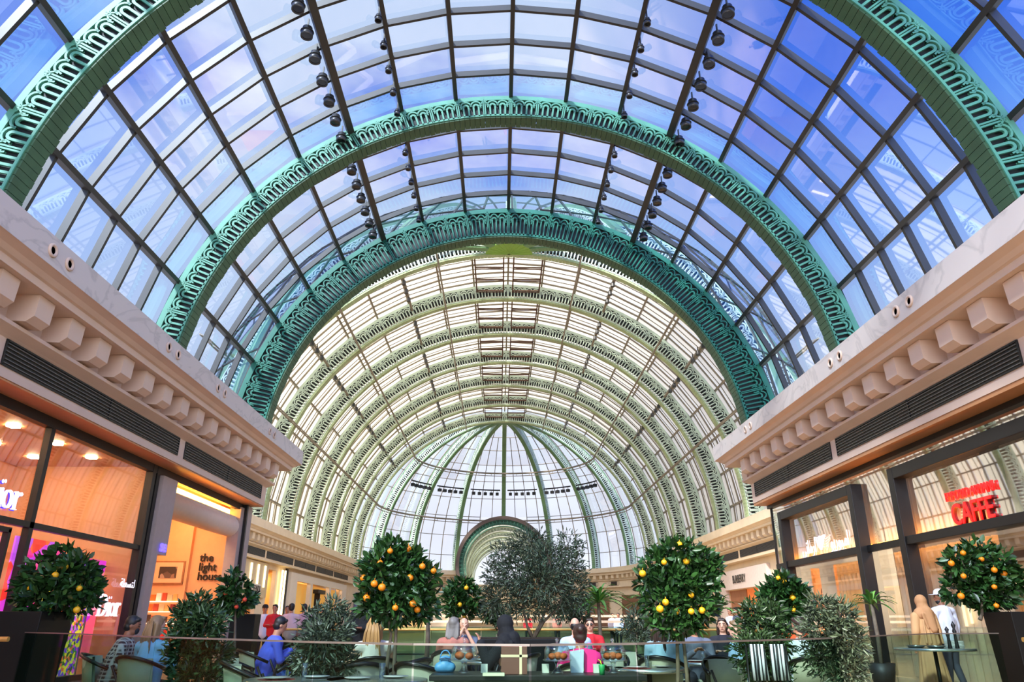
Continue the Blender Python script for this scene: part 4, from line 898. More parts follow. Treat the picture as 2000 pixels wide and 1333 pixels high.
palm('bright green palm between the left orange tree and the small dark orange tree', 835, 1190, 15.5, 46, .75, .45)
palm('lush green palm right of the olive tree', 1170, 1178, 17.5, 60, .95, .45)
palm('second green palm just behind the lush one', 1150, 1190, 19.5, 46, .9, .45)
palm('spiky palm in front of the rose white portal', 1405, 1192, 18.0, 40, .8, .45)
palm('palm partly hidden behind the left side of the lemon tree', 1265, 1180, 19.0, 40, .9, .45)
palm('stand-in for a palm reflection in the restaurant glass, right of the bronze post', 1708, 1182, 17.0, 34, .75, .45)  # added plant in place of a palm reflected in the glass

# ------------------------------------------------------------------ people
def solid(mb, name, m, parent, voxel=.011, smooth=2, taper=0):
    """grow one continuous skin round overlapping masses"""
    o = mb.build('tmp', None); r = o.modifiers.new('r', 'REMESH'); r.mode = 'VOXEL'; r.voxel_size = voxel; r.use_smooth_shade = True
    q = o.modifiers.new('s', 'SMOOTH'); q.factor = .5; q.iterations = smooth
    dg = bpy.context.evaluated_depsgraph_get(); me = bpy.data.meshes.new_from_object(o.evaluated_get(dg)); bpy.data.objects.remove(o)
    me.materials.clear(); me.materials.append(m); me.polygons.foreach_set('use_smooth', [True]*len(me.polygons))
    r = bpy.data.objects.new(name, me); COL.objects.link(r); r.parent = parent; return r
SKIN = {k: mat('skin_'+k, c, .5, var=.05, scale=8) for k, c in dict(fair='#d9a688', tan='#b98262', brown='#8a5a40').items()}
HAIR = {k: mat('hair_'+k, c, .5, var=.25, scale=20, stretch=(1, 1, .15)) for k, c in dict(black='#15110f', brown='#2f1f16', blond='#b08850', grey='#7a736a', dirty='#8a6c48').items()}
EYEM = mat('dark_eye', '#1a1210', .3, var=0); LIP = mat('lips', '#a0584c', .5, var=0); SHOE = mat('dark_shoe', '#1c1a1a', .5)
def plaid():
    m = mat('plaid_cloth', '#5a5a62', .8, var=0); t = m.node_tree; b = t.nodes['Principled BSDF']; co = t.nodes.new('ShaderNodeTexCoord'); prev = None
    for ax, sc_ in (('X', 22), ('Z', 22)):
        wv = t.nodes.new('ShaderNodeTexWave'); wv.wave_type = 'BANDS'; wv.bands_direction = ax; wv.inputs['Scale'].default_value = sc_/3.2; wv.inputs['Distortion'].default_value = .3
        t.links.new(co.outputs['Object'], wv.inputs['Vector']); r = t.nodes.new('ShaderNodeValToRGB'); r.color_ramp.elements[0].color = lin('#26262c'); r.color_ramp.elements[1].color = lin('#c9c6c4'); r.color_ramp.elements[0].position = .45; r.color_ramp.elements[1].position = .95
        t.links.new(wv.outputs['Fac'], r.inputs[0])
        if prev is None: prev = r
        else:
            mx = t.nodes.new('ShaderNodeMixRGB'); mx.blend_type = 'LIGHTEN'; mx.inputs[0].default_value = .8; t.links.new(prev.outputs[0], mx.inputs[1]); t.links.new(r.outputs[0], mx.inputs[2]); t.links.new(mx.outputs[0], b.inputs['Base Color'])
    return m
CL = {'plaid': plaid()}
def cloth(n, c, rough=.85): 
    if n not in CL: CL[n] = mat('cloth_'+n, c, rough, var=.08, scale=7, bump=.8, stretch=(1, 1, .3))
    return CL[n]
def person(label, loc, rz, pose='sit', shirt=None, pants=None, skin='fair', hair='brown', hstyle='short', arms=('table', 'table'), lean=.0, turn=0.0, sleeve='long', scarf=None, extras=(), scale=1.0, voxel=.012, dress=None, group=None, nod=0.0):
    t = thing('person', label, 'person', loc, rz, group); t.scale = (scale,)*3
    sit = pose == 'sit'; hz = .50 if sit else .93; sh = hz+.50; V = Vector
    hip = V((0, 0, hz)); chest = V((0, lean*.55, hz+.30)); neck = V((0, lean*.95, sh+.05)); head = V((0, lean*1.1+.02, sh+.20))
    body = MB(); sk = SKIN[skin]
    torso = [(hip, chest, .135, .145), (chest, V((0, lean*.85, sh-.05)), .145, .125)]
    for a in torso: body.capsule(*a)
    for s in (-1, 1): body.capsule(V((s*.08, 0, hz-.01)), V((s*.09, lean*.5, hz+.28)), .105, .10); body.capsule(V((s*.05, lean*.8, sh-.03)), V((s*.165, lean*.85, sh-.035)), .075, .062)
    body.capsule(V((0, lean*.85, sh-.02)), neck+V((0, .01, .06)), .062, .055)
    Mh = Matrix.Rotation(turn, 3, 'Z') @ Matrix.Rotation(-nod, 3, 'X'); H = lambda x, y, z: head+Mh @ V((x, y, z))
    body.ball(H(0, 0, .02), (.076, .092, .10), 16, 10, Mh).ball(H(0, .02, -.055), (.056, .066, .062), 12, 8, Mh)
    body.ball(H(0, .095, -.02), (.012, .018, .02), 8, 6, Mh).capsule(H(0, .085, .015), H(0, .098, -.018), .009, .012, 8)
    for s in (-1, 1): body.ball(H(s*.078, -.005, -.005), (.010, .018, .028), 8, 6, Mh)
    A = {'table': ((.25, .10, hz+.25), (.10, .36, hz+.30)), 'lap': ((.24, .04, hz+.24), (.08, .26, hz+.14)), 'mouth': ((.22, .20, hz+.30), (.035, .21, sh+.12)),
         'down': ((.235, -.01, sh-.30), (.24, .05, sh-.55)), 'phone': ((.23, .10, hz+.22), (.06, .30, hz+.36)), 'out': ((.34, .02, hz+.24), (.52, .10, hz+.26)), 'fold': ((.25, .07, sh-.28), (-.05, .22, sh-.26)), 'up': ((.28, .16, hz+.24), (.30, .26, hz+.50))}
    arms_pts = []
    for s, ar in zip((-1, 1), arms):
        e, w_ = A[ar]; E_ = V((s*e[0], e[1]+lean*.6, e[2])); W_ = V((s*w_[0], w_[1]+lean*.6, w_[2])); S_ = V((s*.185, lean*.85, sh-.04)); arms_pts.append((S_, E_, W_))
        body.capsule(S_, E_, .052, .041).capsule(E_, W_, .039, .026); d = (W_-E_).normalized(); sd = d.cross(V((0, 0, 1))); sd = sd.normalized() if sd.length > .1 else V((1, 0, 0)); up = sd.cross(d)
        pc = W_+d*.045; q = Matrix((sd, d, up)).transposed(); body.ball(pc, (.038, .052, .017), 10, 8, q)
        for k, (ox, l1, l2) in enumerate(((-.028, .030, .022), (-.010, .036, .026), (.010, .034, .025), (.027, .028, .020))):
            p0 = pc+sd*ox+d*.040; p1 = p0+d*l1-up*.006; p2 = p1+(d*.7-up*.6).normalized()*l2; body.capsule(p0, p1, .0092, .0085, 8).capsule(p1, p2, .0085, .007, 8)
        p0 = pc-sd*(s*.030)+d*.002; p1 = p0+(d*.5-sd*s*.8).normalized()*.034; body.capsule(p0, p1, .011, .0095, 8).capsule(p1, p1+(d*.9-sd*s*.2).normalized()*.026, .0095, .008, 8)
    legs = []
    for s in (-1, 1):
        h_ = V((s*.09, 0, hz-.02)); kn = V((s*.12, .42, .50)) if sit else V((s*.10, .03+.03*s, .50)); an = V((s*.12, .40, .09)) if sit else V((s*.11, -.02-.06*s, .09)); legs.append((h_, kn, an))
        body.capsule(h_, kn, .082, .056).capsule(kn, an, .054, .036).capsule(an+V((0, -.02, -.04)), an+V((0, .15, -.055)), .038, .03)
    solid(body, 'body', sk, t, voxel)
    def coat(name, m, caps, vx=voxel*1.15, sm=4):
        mb = MB()
        for c in caps: mb.capsule(*c)
        return solid(mb, name, m, t, vx, sm)
    if shirt and not dress:
        caps = [(hip+V((0, 0, -.04)), chest, .155, .162), (chest, V((0, lean*.85, sh-.06)), .162, .138)]
        for s in (-1, 1): caps += [(V((s*.075, 0, hz-.01)), V((s*.095, lean*.5, hz+.28)), .122, .117), (V((s*.05, lean*.8, sh-.035)), V((s*.17, lean*.85, sh-.04)), .088, .078)]
        for S_, E_, W_ in arms_pts:
            if sleeve == 'long': caps += [(S_, E_, .070, .056), (E_, E_+(W_-E_)*.93, .056, .040)]
            elif sleeve == 'short': caps += [(S_, S_+(E_-S_)*.62, .072, .066)]
        coat('shirt', shirt, caps)
        if sleeve == 'long': 
            cb = MB(); cb.lathe([(.070, 0), (.076, .03), (.070, .045), (.062, .03)], (0, lean*.88, sh+.005), 18).build('collar', shirt, t, True)
    if dress:
        caps = [(V((0, 0, .25)), hip, .24, .19), (hip, chest, .19, .175), (chest, V((0, lean*.85, sh-.05)), .175, .145)]
        for S_, E_, W_ in arms_pts: caps += [(S_, E_, .080, .075), (E_, E_+(W_-E_)*.95, .075, .062)]
        for s in (-1, 1): caps += [(V((s*.05, lean*.8, sh-.035)), V((s*.17, lean*.85, sh-.04)), .09, .08)] + ([(legs[0][0], legs[0][1], .13, .11), (legs[1][0], legs[1][1], .13, .11)] if sit else [])
        
        if not sit:
            for k in range(16): a = 2*pi*k/16+.1*random.random(); caps.append((V((.15*cos(a), .13*sin(a), hz+.12)), V((.245*cos(a+.08), .235*sin(a+.08), .22)), .018, .034))
            for k in range(5): caps.append((V((-.14+.07*k, -.15, sh-.1)), V((-.17+.085*k, -.17, hz)), .018, .024))
        coat('robe', dress, caps)
    if pants and not (dress and not sit):
        caps = []
        for h_, kn, an in legs: caps += [(h_+V((0, 0, .02)), kn, .098, .070), (kn, an+V((0, 0, .02)), .070, .052)]
        caps.append((V((-.07, 0, hz)), V((.07, 0, hz)), .115, .115)); coat('trousers', pants, caps)
    sb = [];
    for k, (h_, kn, an) in enumerate(legs):
        MB().ball(an+V((0, .07, -.05)), (.047, .13, .045), 12, 8).build('shoe', SHOE, t, True)
    for s in (-1, 1):
        MB().ball(H(s*.031, .083, .015), (.014, .008, .008), 8, 6, Mh).build('eye', EYEM, t, True)
        MB().capsule(H(s*.017, .088, .038), H(s*.048, .076, .040), .005, .004, 6).build('eyebrow', HAIR[hair] if hair else EYEM, t, True)
    MB().ball(H(0, .082, -.055), (.024, .008, .007), 8, 6, Mh).build('mouth', LIP, t, True)
    if scarf:
        mb = MB().ball(H(0, -.015, .03), (.102, .118, .125), 18, 12, Mh).capsule(H(0, -.03, -.02), neck+V((0, -.03, 0)), .10, .115).capsule(neck+V((-.08, -.02, -.05)), neck+V((.08, -.02, -.05)), .12, .12).capsule(neck+V((0, -.1, 0)), neck+V((.03, -.17, -.32)), .10, .07)
        for a in range(5): mb.capsule(neck+V((-.12+.05*a, -.14, -.05)), neck+V((-.08+.05*a, -.17, -.30)), .03, .02)
        mb.ball(H(0, .01, -.10), (.085, .085, .07), 14, 10, Mh); solid(mb, 'headscarf', scarf, t, voxel, 3)
    elif hair:
        hm = HAIR[hair]; mb = MB()
        if hstyle == 'bald': mb.ball(H(0, -.015, -.005), (.083, .088, .07), 16, 10, Mh)
        else:
            mb.ball(H(0, -.02, .042), (.086, .094, .092), 18, 12, Mh).ball(H(0, -.04, -.01), (.078, .07, .075), 14, 10, Mh).capsule(H(-.04, .045, .092), H(.04, .045, .092), .028, .028)
        if hstyle in ('bob', 'long'):
            ln_ = .16 if hstyle == 'bob' else .40
            for s in (-1, 1): mb.capsule(H(s*.072, -.02, .02), H(s*.085, -.03, -.13), .028, .024)
            for k in range(7): 
                a = -.075+.025*k; mb.capsule(H(a, -.07+.25*abs(a), .02), head+Mh @ V((a*1.3+random.uniform(-.01, .01), -.10-.02*random.random(), .02-ln_-random.uniform(0, .06))), .030, .014)
        if hstyle == 'bun': mb.ball(H(0, -.10, .07), .045, 12, 8)
        solid(mb, 'hair', hm, t, .010, 2)
        if hstyle == 'long':
            st_ = MB()
            for k in range(34): a = random.uniform(-.1, .1); y_ = -.125+.02*random.random(); st_.tube([H(a*.6, -.10, .06), H(a, -.125, -.08), head+Mh @ V((a*1.2, y_-.01, -.25)), head+Mh @ V((a*1.25+random.uniform(-.03, .03), y_, -.40-random.uniform(0, .1)))], [.006, .006, .005, .002], 5)
            st_.build('hair_strands', hm, t, True)
    for ex in extras:
        if ex == 'cap':
            c = cloth('cap_white', '#e9e9ee'); mb = MB().lathe([(.0001, .105), (.05, .098), (.085, .07), (.098, .02), (.100, -.005), (.094, -.005)], H(0, -.005, .05), 18, Mh).ball(H(0, .115, .05), (.065, .06, .008), 12, 6, Mh); mb.build('cap', c, t, True)
        if ex == 'blackcap':
            MB().lathe([(.0001, .105), (.05, .098), (.085, .07), (.098, .02), (.100, -.005), (.094, -.005)], H(0, -.005, .05), 18, Mh).ball(H(0, .115, .05), (.065, .06, .008), 12, 6, Mh).build('cap', cloth('cap_black', '#181818'), t, True)
        if ex == 'glasses':
            mb = MB()
            for s in (-1, 1): mb.ball(H(s*.032, .092, .012), (.024, .006, .018), 10, 6, Mh).capsule(H(s*.054, .085, .015), H(s*.08, 0, .01), .003, .003, 6)
            mb.build('sunglasses', EYEM, t, True)
        if ex == 'beard': solid(MB().ball(H(0, .022, -.072), (.059, .062, .055), 12, 8, Mh), 'beard', HAIR[hair], t, .01, 1)
        if ex == 'mask': MB().ball(H(0, .075, -.045), (.05, .03, .045), 12, 8, Mh).build('face_mask', cloth('mask_black', '#1c1c20'), t, True)
        if ex == 'bottle': MB().lathe([(.0001, 0), (.03, 0), (.032, .12), (.012, .16), (.012, .19), (.0001, .19)], (.03, .235, hz+.46), 12, Matrix.Rotation(.5, 3, 'X')).build('bottle', GLASS_CLEAR, t, True)
    return t
def gx(px, y): return at(px, 1216, y).x
W_ = 'white_tee'
person('man in a black and grey checked shirt seated behind the rail at the left', (gx(232, 10.4), 10.4, 0), R(-75), 'sit', CL['plaid'], cloth('dark', '#22222a'), 'brown', 'black', arms=('table', 'lap'), lean=.14, extras=('mask',), nod=.25, voxel=.010)
person('woman in a pale blue shirt with long blond hair, back turned, at the left', (gx(300, 9.9), 9.9, 0), R(-20), 'sit', cloth('paleblue', '#8cc0ea'), cloth('dark', '#22222a'), 'fair', 'dirty', 'long', ('table', 'table'), lean=.05, turn=R(-15), voxel=.010)
person('man in a bright violet-blue shirt seated in front of the black planter', (gx(520, 12.0), 12.0, 0), R(-62), 'sit', cloth('violetblue', '#5a6ae6'), cloth('denim', '#3a5a9a'), 'tan', 'black', arms=('phone', 'phone'), lean=.18, nod=.35, voxel=.010)
person('woman with very long blond hair and a white lace top, back turned', (gx(735, 9.7), 9.7, 0), R(12), 'sit', cloth('lace', '#e6ded0'), cloth('dark', '#22222a'), 'fair', 'blond', 'long', ('out', 'table'), sleeve='none', turn=R(-25), voxel=.010)
person('man in a grey tee with both hands at his mouth, facing the viewer', (gx(906, 13.4), 13.4, 0), R(185), 'sit', cloth('greytee', '#5c6474'), cloth('dark', '#22222a'), 'fair', 'dirty', 'bald', ('mouth', 'mouth'), lean=.08, sleeve='short', voxel=.010, extras=('bottle',))
person('woman with a short grey-blond bob, seen from behind, facing the man in grey', (gx(886, 12.0), 12.0, 0), R(-10), 'sit', cloth('coral', '#b0705e'), cloth('dark', '#22222a'), 'fair', 'grey', 'bob', ('table', 'table'), sleeve='long')
person('woman in a long black headscarf and robe facing left, hands raised', (gx(1001, 10.6), 10.6, 0), R(62), 'sit', None, cloth('dark', '#22222a'), 'tan', None, arms=('up', 'table'), scarf=cloth('black', '#0e0e10'), dress=cloth('black', '#0e0e10'), lean=.10, voxel=.010)
person('man with thinning dark hair in a pale blue striped shirt, back turned', (gx(1124, 12.6), 12.6, 0), R(4), 'sit', cloth('bluestripe', '#b9cdec'), cloth('dark', '#22222a'), 'fair', 'black', 'bald', ('table', 'table'), lean=.04)
person('girl with dark brown hair in a bright pink top, back turned, behind the counter', (gx(1132, 8.6), 8.6, 0), R(0), 'sit', cloth('pink', '#f0308c'), cloth('dark', '#22222a'), 'tan', 'brown', 'bun', ('table', 'table'), scale=.93, voxel=.010)
person('person in a red top and sunglasses facing the viewer behind the striped shirt', (gx(1152, 14.6), 14.6, 0), R(170), 'sit', cloth('red', '#c8202a'), cloth('dark', '#22222a'), 'fair', 'brown', 'short', ('table', 'table'), extras=('glasses',))
person('woman in a pale blue jumper with long dark hair, back turned, by the lemon tree', (gx(1292, 9.9), 9.9, 0), R(-28), 'sit', cloth('iceblue', '#a8cde0'), cloth('dark', '#22222a'), 'fair', 'brown', 'long', ('table', 'lap'), turn=R(-25), lean=.05, voxel=.010)
person('dark-haired person in a grey jacket leaning over the table behind the lemon tree stem', (gx(1352, 12.0), 12.0, 0), R(175), 'sit', cloth('greyjacket', '#6e7280'), cloth('dark', '#22222a'), 'tan', 'black', 'short', ('phone', 'phone'), lean=.2, nod=.6)
person('boy in a pale blue tee seen in profile, looking left', (gx(1437, 11.2), 11.2, 0), R(82), 'sit', cloth('babyblue', '#a5c4dc'), cloth('beige', '#c9a878'), 'fair', 'dirty', 'short', ('lap', 'lap'), sleeve='short', scale=.97, voxel=.010)
person('woman in dark clothes with half-blond hair, partly hidden left of the boy', (gx(1410, 13.6), 13.6, 0), R(160), 'sit', cloth('dark', '#22222a'), cloth('dark', '#22222a'), 'fair', 'brown', 'bob', ('table', 'table'))
person('man with cropped hair in a white shirt, half hidden by the bushes on the right', (gx(1560, 10.4), 10.4, 0), R(10), 'sit', cloth('white', '#dfe4ee'), cloth('denim', '#3a5a9a'), 'tan', 'brown', 'short', ('table', 'table'), turn=R(20))
person('standing woman in a beige headscarf and beige robe, back turned', (gx(1806, 14.4), 14.4, 0), R(10), 'stand', None, None, 'tan', None, arms=('down', 'down'), scarf=cloth('beigescarf', '#bd8a5c'), dress=cloth('beigerobe', '#c99a68'), voxel=.011, scale=.98)
person('standing man in a white jacket and white cap, looking left', (gx(1846, 14.9), 14.9, 0), R(14), 'stand', cloth('offwhite', '#dcdfee'), cloth('greypants', '#4a4c58'), 'brown', 'black', 'short', ('down', 'down'), extras=('cap', 'beard'), turn=R(55), voxel=.011, scale=1.05)
person('waiter in a black jacket and white shirt standing left of the orange tree trunk', (gx(712, 13.5), 13.5, 0), R(190), 'stand', cloth('black', '#0e0e10'), cloth('black', '#0e0e10'), 'brown', 'black', 'short', ('fold', 'fold'), scale=.99)
bgp = [('man in a black cap and white top at the champagne shop front', 515, 25, 'white', '#dfe4ee', 'black', 200, ('blackcap',)), ('man in a red tee with folded arms in front of the shops on the left', 535, 24, 'red', '#c8202a', 'black', 175, ()),
       ('man in dark clothes right of the red tee', 559, 26, 'dark', '#22222a', 'brown', 190, ()), ('man in a pale pink shirt with his back turned, right of the red tee', 567, 22.5, 'rose', '#d8b4b4', 'black', 10, ()),
       ('person in a pale rose shirt and glasses beside the pink shirt', 592, 23, 'rose2', '#c89ca0', 'black', 30, ('glasses',)), ('person in dark grey standing behind the olive bush at the left', 608, 30, 'greyjacket', '#6e7280', 'black', 150, ()),
       ('person in black standing in front of the golden screen', 628, 34, 'black', '#0e0e10', 'black', 170, ()), ('person in black right of the one before the golden screen', 640, 36, 'black', '#0e0e10', 'brown', 200, ()),
       ('person in white walking in front of the rose white portal', 1428, 30, 'white', '#dfe4ee', 'brown', 120, ()), ('person in pale clothes bending near the rose white portal', 1440, 27, 'greyjacket', '#6e7280', 'brown', 100, ()),
       ('small distant person in red behind the olive tree', 1031, 48, 'red', '#c8202a', 'brown', 180, ()), ('small distant person in white near the brown shop window', 1196, 45, 'white', '#dfe4ee', 'brown', 200, ()),
       ('small distant person in blue near the brown shop window', 1208, 44, 'bluestripe', '#b9cdec', 'black', 160, ()), ('small distant person in orange behind the olive tree', 1088, 46, 'coral', '#b0705e', 'black', 190, ())]
for lb, px, y, cn, cc_, hr, rz, ex in bgp:
    person(lb, (gx(px, y), y, 0), R(rz), 'stand', cloth(cn, cc_), cloth('dark', '#22222a'), 'tan', hr, 'short', ('fold', 'fold') if 'red tee' in lb else ('down', 'down'), extras=ex, voxel=.018)

# ------------------------------------------------------------------ cafe furniture
CHB = mat('black_chair_frame', '#17130f', .35, var=.1); CHC = mat('sage_upholstery', '#a7a78e', .7, var=.06, scale=14)
def chair(label, loc, rz, group=None, proto=[None]):
    if proto[0] is not None: return dup(proto[0], loc, rz, label, group)
    t = thing('cafe_armchair', label, 'chair', loc, rz, group); proto[0] = t
    bevel(MB().box(-.25, .25, -.24, .24, .40, .47).build('seat', CHC, t), .02, 3)
    bk = MB(); V = []; n = 10
    for z, dy in ((.45, 0), (.84, -.06)):
        for r in (.285, .235):
            for i in range(n+1): a = R(-155+130*i/n); V.append((r*cos(a)*1.0, r*sin(a)*1.0+.0+dy, z))
    k = n+1; F_ = []
    for i in range(n): F_ += [(i, i+1, i+1+2*k, i+2*k), (k+i+1, k+i, 3*k+i, 3*k+i+1), (2*k+i, 2*k+i+1, 3*k+i+1, 3*k+i), (i+1, i, k+i, k+i+1)]
    bk.add(V, F_).build('backrest', CHC, t, True)
    MB().tube([(.30*cos(R(a)), .30*sin(R(a))-.065+.07*max(0, (sin(R(a))+1)*.5), .865-.14*max(0, sin(R(a))+1)) for a in range(-190, 11, 20)], .022, 8).build('armrest', CHB, t, True)
    for sx in (-1, 1):
        for sy in (-1, 1): MB().tube([(sx*.24, sy*.22, 0), (sx*.235, sy*.21, .42)] + ([(sx*.28, .06, .74)] if sy > 0 else []), [.014, .018]+([.016] if sy > 0 else []), 7).build('leg', CHB, t, True)
    return t
TOP = mat('pale_table_top', '#c9d2c6', .25, var=.04); RIM = mat('silver_rim', '#b8bcb8', .25, .8, var=.03); MATR = mat('red_place_mat', '#8a2420', .6)
def table(label, px, y, r=.42, h=.75, mats_=True, rim=RIM):
    t = thing('round_table', label, 'table', (gx(px, y), y, 0))
    MB().lathe([(.0001, h), (r-.02, h), (r-.02, h-.03), (.0001, h-.03)], n=32).build('table_top', TOP, t); MB().lathe([(r-.02, h+.004), (r, h), (r, h-.04), (r-.02, h-.04)], n=32).build('rim', rim, t, True)
    MB().lathe([(.03, .03), (.03, h-.04)], n=12).build('column', CHB, t, True)
    for k in range(4): MB().beam((.02*cos(k*pi/2), .02*sin(k*pi/2), .05), (r*.75*cos(k*pi/2), r*.75*sin(k*pi/2), .02), .04, .03).build('foot', CHB, t)
    return t
CER = mat('white_ceramic', '#eceae4', .2, var=.02)
def plate(tb, dx, dy, lb, h=.75, r=.12, red=False):
    c = tb.location; 
    if red: tagd(MB().lathe([(.0001, .004), (.17, .004), (.17, 0)], (c.x+dx, c.y+dy, h+.001), 24).build('place_mat', MATR), 'dark red place mat '+lb.replace('half of the ', 'of the '), 'place mat')
    tagd(MB().lathe([(.0001, .008), (r*.6, .008), (r, .02), (r, .016), (r*.6, .003), (.0001, .003)], (c.x+dx, c.y+dy, h+.006), 24).build('plate', CER, None, True), 'white plate '+lb, 'plate')
def glass_(tb, dx, dy, lb, h=.75): c = tb.location; tagd(MB().lathe([(.0001, .004), (.026, .004), (.034, .13), (.031, .13), (.024, .008), (.0001, .008)], (c.x+dx, c.y+dy, h), 16).build('drinking_glass', GLASS_CLEAR, None, True), 'clear drinking glass '+lb, 'glass')
tables = [('round table in front of the man in violet-blue', 572, 12.6), ('round table between the checked shirt and the blond woman at the left', 268, 10.9), ('round table just behind the white lace top', 705, 10.6),
          ('round table between the grey-blond bob and the man in grey', 893, 12.7), ('round table at the knees of the black headscarf', 962, 11.2), ('round table in front of the pale blue striped shirt', 1140, 13.6),
          ('round table in front of the girl in pink', 1150, 9.5), ('round table with red place mat between the dark-haired woman and the boy', 1372, 10.9), ('round table left of the lemon tree stem', 1262, 9.4),
          ('round table in front of the man in white on the right', 1575, 11.3), ('empty round table at the bottom left, beside the grey-green bush', 590, 7.6), ('empty round table at the bottom, below the white lace top', 742, 7.6)]
for i, (lb, px, y) in enumerate(tables):
    tb = table(lb, px, y, .42 if i < 10 else .48); sh_ = ['violet-blue man', 'checked shirt', 'white lace top', 'man in grey', 'black headscarf', 'striped shirt', 'girl in pink', 'boy', 'lemon tree stem', 'man in white', 'bottom left bush', 'bottom, below the lace'][i]
    plate(tb, -.16, -.1, 'on the left half of the table by the '+sh_, red=i in (7, 8, 10)); plate(tb, .17, .08, 'on the right half of the table by the '+sh_); glass_(tb, .02, .2, 'at the back of the table by the '+sh_)
big_t = table('large round service table piled with plates at the right, behind the rail', 1815, 13.2, .62, .86)
for k in range(5): tagd(MB().lathe([(.0001, .012), (.14, .012), (.15, .02), (.14, .004), (.0001, .0)], (big_t.location.x+.28, big_t.location.y-.12, .865+k*.022), 24).build('plate', CER, None, True), 'white plate in the stack on the right of the service table', 'plate', 'stacked plates on the service table')
for k, (dx, dy) in enumerate(((-.36, -.1), (-.18, .2), (-.1, -.25), (.05, .05))): tagd(MB().lathe([(.0001, .01), (.10, .01), (.15, .035), (.145, .03), (.10, .002), (.0001, .002)], (big_t.location.x+dx, big_t.location.y+dy, .864), 24).build('tray', RIM, None, True), 'silver tray spread on the %s of the service table' % ['far left', 'back left', 'front left', 'middle'][k], 'tray')
for dx, hh in ((.22, .42), (.10, .34)):
    tagd(MB().lathe([(.0001, 0), (.035, 0), (.028, .05), (.022, hh*.5), (.032, hh*.62), (.018, hh*.72), (.034, hh*.85), (.0001, hh)], (big_t.location.x+dx, big_t.location.y-.3, .862), 16).build('pepper_mill', BLACKM, None, True), '%s black pepper mill standing on the service table' % ('taller' if hh > .4 else 'shorter'), 'pepper mill')
chairs = [(232, 10.4, -75, 'sage armchair under the man in the checked shirt'), (300, 9.9, -20, 'sage armchair under the woman in the pale blue shirt at the left'), (520, 12.0, -62, 'sage armchair under the man in violet-blue'),
          (735, 9.7, 12, 'sage armchair under the white lace top'), (906, 13.4, 185, 'sage armchair under the man in grey'), (886, 12.0, -10, 'sage armchair under the grey-blond bob'), (1001, 10.6, 62, 'sage armchair under the black headscarf'),
          (1124, 12.6, 4, 'sage armchair under the pale blue striped shirt'), (1132, 8.6, 0, 'sage armchair under the girl in pink'), (1152, 14.6, 170, 'sage armchair under the red top'), (1292, 9.9, -28, 'sage armchair under the dark-haired woman in pale blue'),
          (1352, 12.0, 175, 'sage armchair under the grey jacket'), (1437, 11.2, 82, 'sage armchair under the boy'), (1410, 13.6, 160, 'sage armchair under the half-blond woman'), (1560, 10.4, 10, 'sage armchair under the man in white'),
          (497, 9.6, -80, 'empty sage armchair left of the grey-green bush, farther of two'), (515, 8.3, -70, 'empty sage armchair at the bottom left of the grey-green bush, nearest one'), (590, 9.4, 150, 'empty armchair with round back behind the grey-green bush'),
          (705, 8.4, 20, 'empty armchair below the white lace top, its armrest rising to the right'), (785, 9.2, 60, 'empty armchair right of the white lace top'), (838, 8.4, -30, 'empty armchair left of the blue bag'), (1420, 9.3, 190, 'empty armchair with pale round back below the boy'),
          (1180, 10.8, 160, 'empty armchair behind the right cake stand'), (1225, 11.6, 200, 'empty armchair between the right cake stand and the olive bush')]
for px, y, rz, lb in chairs: chair(lb, (gx(px, y), y, 0), R(rz))
oc = dup(COL.objects[[o.name for o in COL.objects if o.name == 'cafe_armchair'][0]], (gx(1558, 15.2), 15.2, 0), R(180), 'bright orange armchair behind the man in white', scale=1.25)
ORC = mat('orange_upholstery', '#f0531c', .6, var=.05)
for c in oc.children:
    if c.name.startswith(('seat', 'backrest')): c.data = c.data.copy(); c.data.materials.clear(); c.data.materials.append(ORC)
# bench planter for the olive tree
x0, x1 = gx(930, 14.9), gx(1100, 14.9)
t = thing('bench_planter', 'long low black planter box under the olive tree', 'planter', ((x0+x1)/2, 15.3, 0)); h_ = (x1-x0)/2
bevel(MB().box(-h_, h_, -.5, .5, 0, .96).build('pot', mat('black_planter', '#0b0b0a', .5, spec=.25), t), .015); MB().box(-h_+.05, h_-.05, -.45, .45, .93, .98).build('soil', mat('soil', '#2c2118'), t)
# balustrades
def balustrade(label, pts, h, rail_m, capw=.03, gm=GLASS_RAIL, tube=False):
    t = thing('glass_balustrade', label, 'railing', (0, 0, 0)); g = MB(); r = MB()
    for i in range(len(pts)-1):
        (xa, ya), (xb, yb) = pts[i], pts[i+1]; l = math.hypot(xb-xa, yb-ya); ux, uy = (xb-xa)/l*.012, (yb-ya)/l*.012; nx, ny = -uy*.5, ux*.5
        p = MB(); V = [(xa+ux+s*nx, ya+uy+s*ny, z) for z in (.02, h-.01) for s in (-1, 1)] + [(xb-ux+s*nx, yb-uy+s*ny, z) for z in (.02, h-.01) for s in (-1, 1)]
        p.add([V[0], V[4], V[5], V[1], V[2], V[6], V[7], V[3]], [(0,3,2,1),(4,5,6,7),(0,1,5,4),(1,2,6,5),(2,3,7,6),(3,0,4,7)]).build('glass_panel', gm, t)
        if tube: r.tube([(xa, ya, h), (xb, yb, h)], .028, 8)
        else: r.beam((xa, ya, h), (xb, yb, h), .022, .015)
    r.build('handrail', rail_m, t); MB().tube([(x, y, .02) for x, y in pts], .03, 6).build('base_channel', BLACKM, t)
    return t
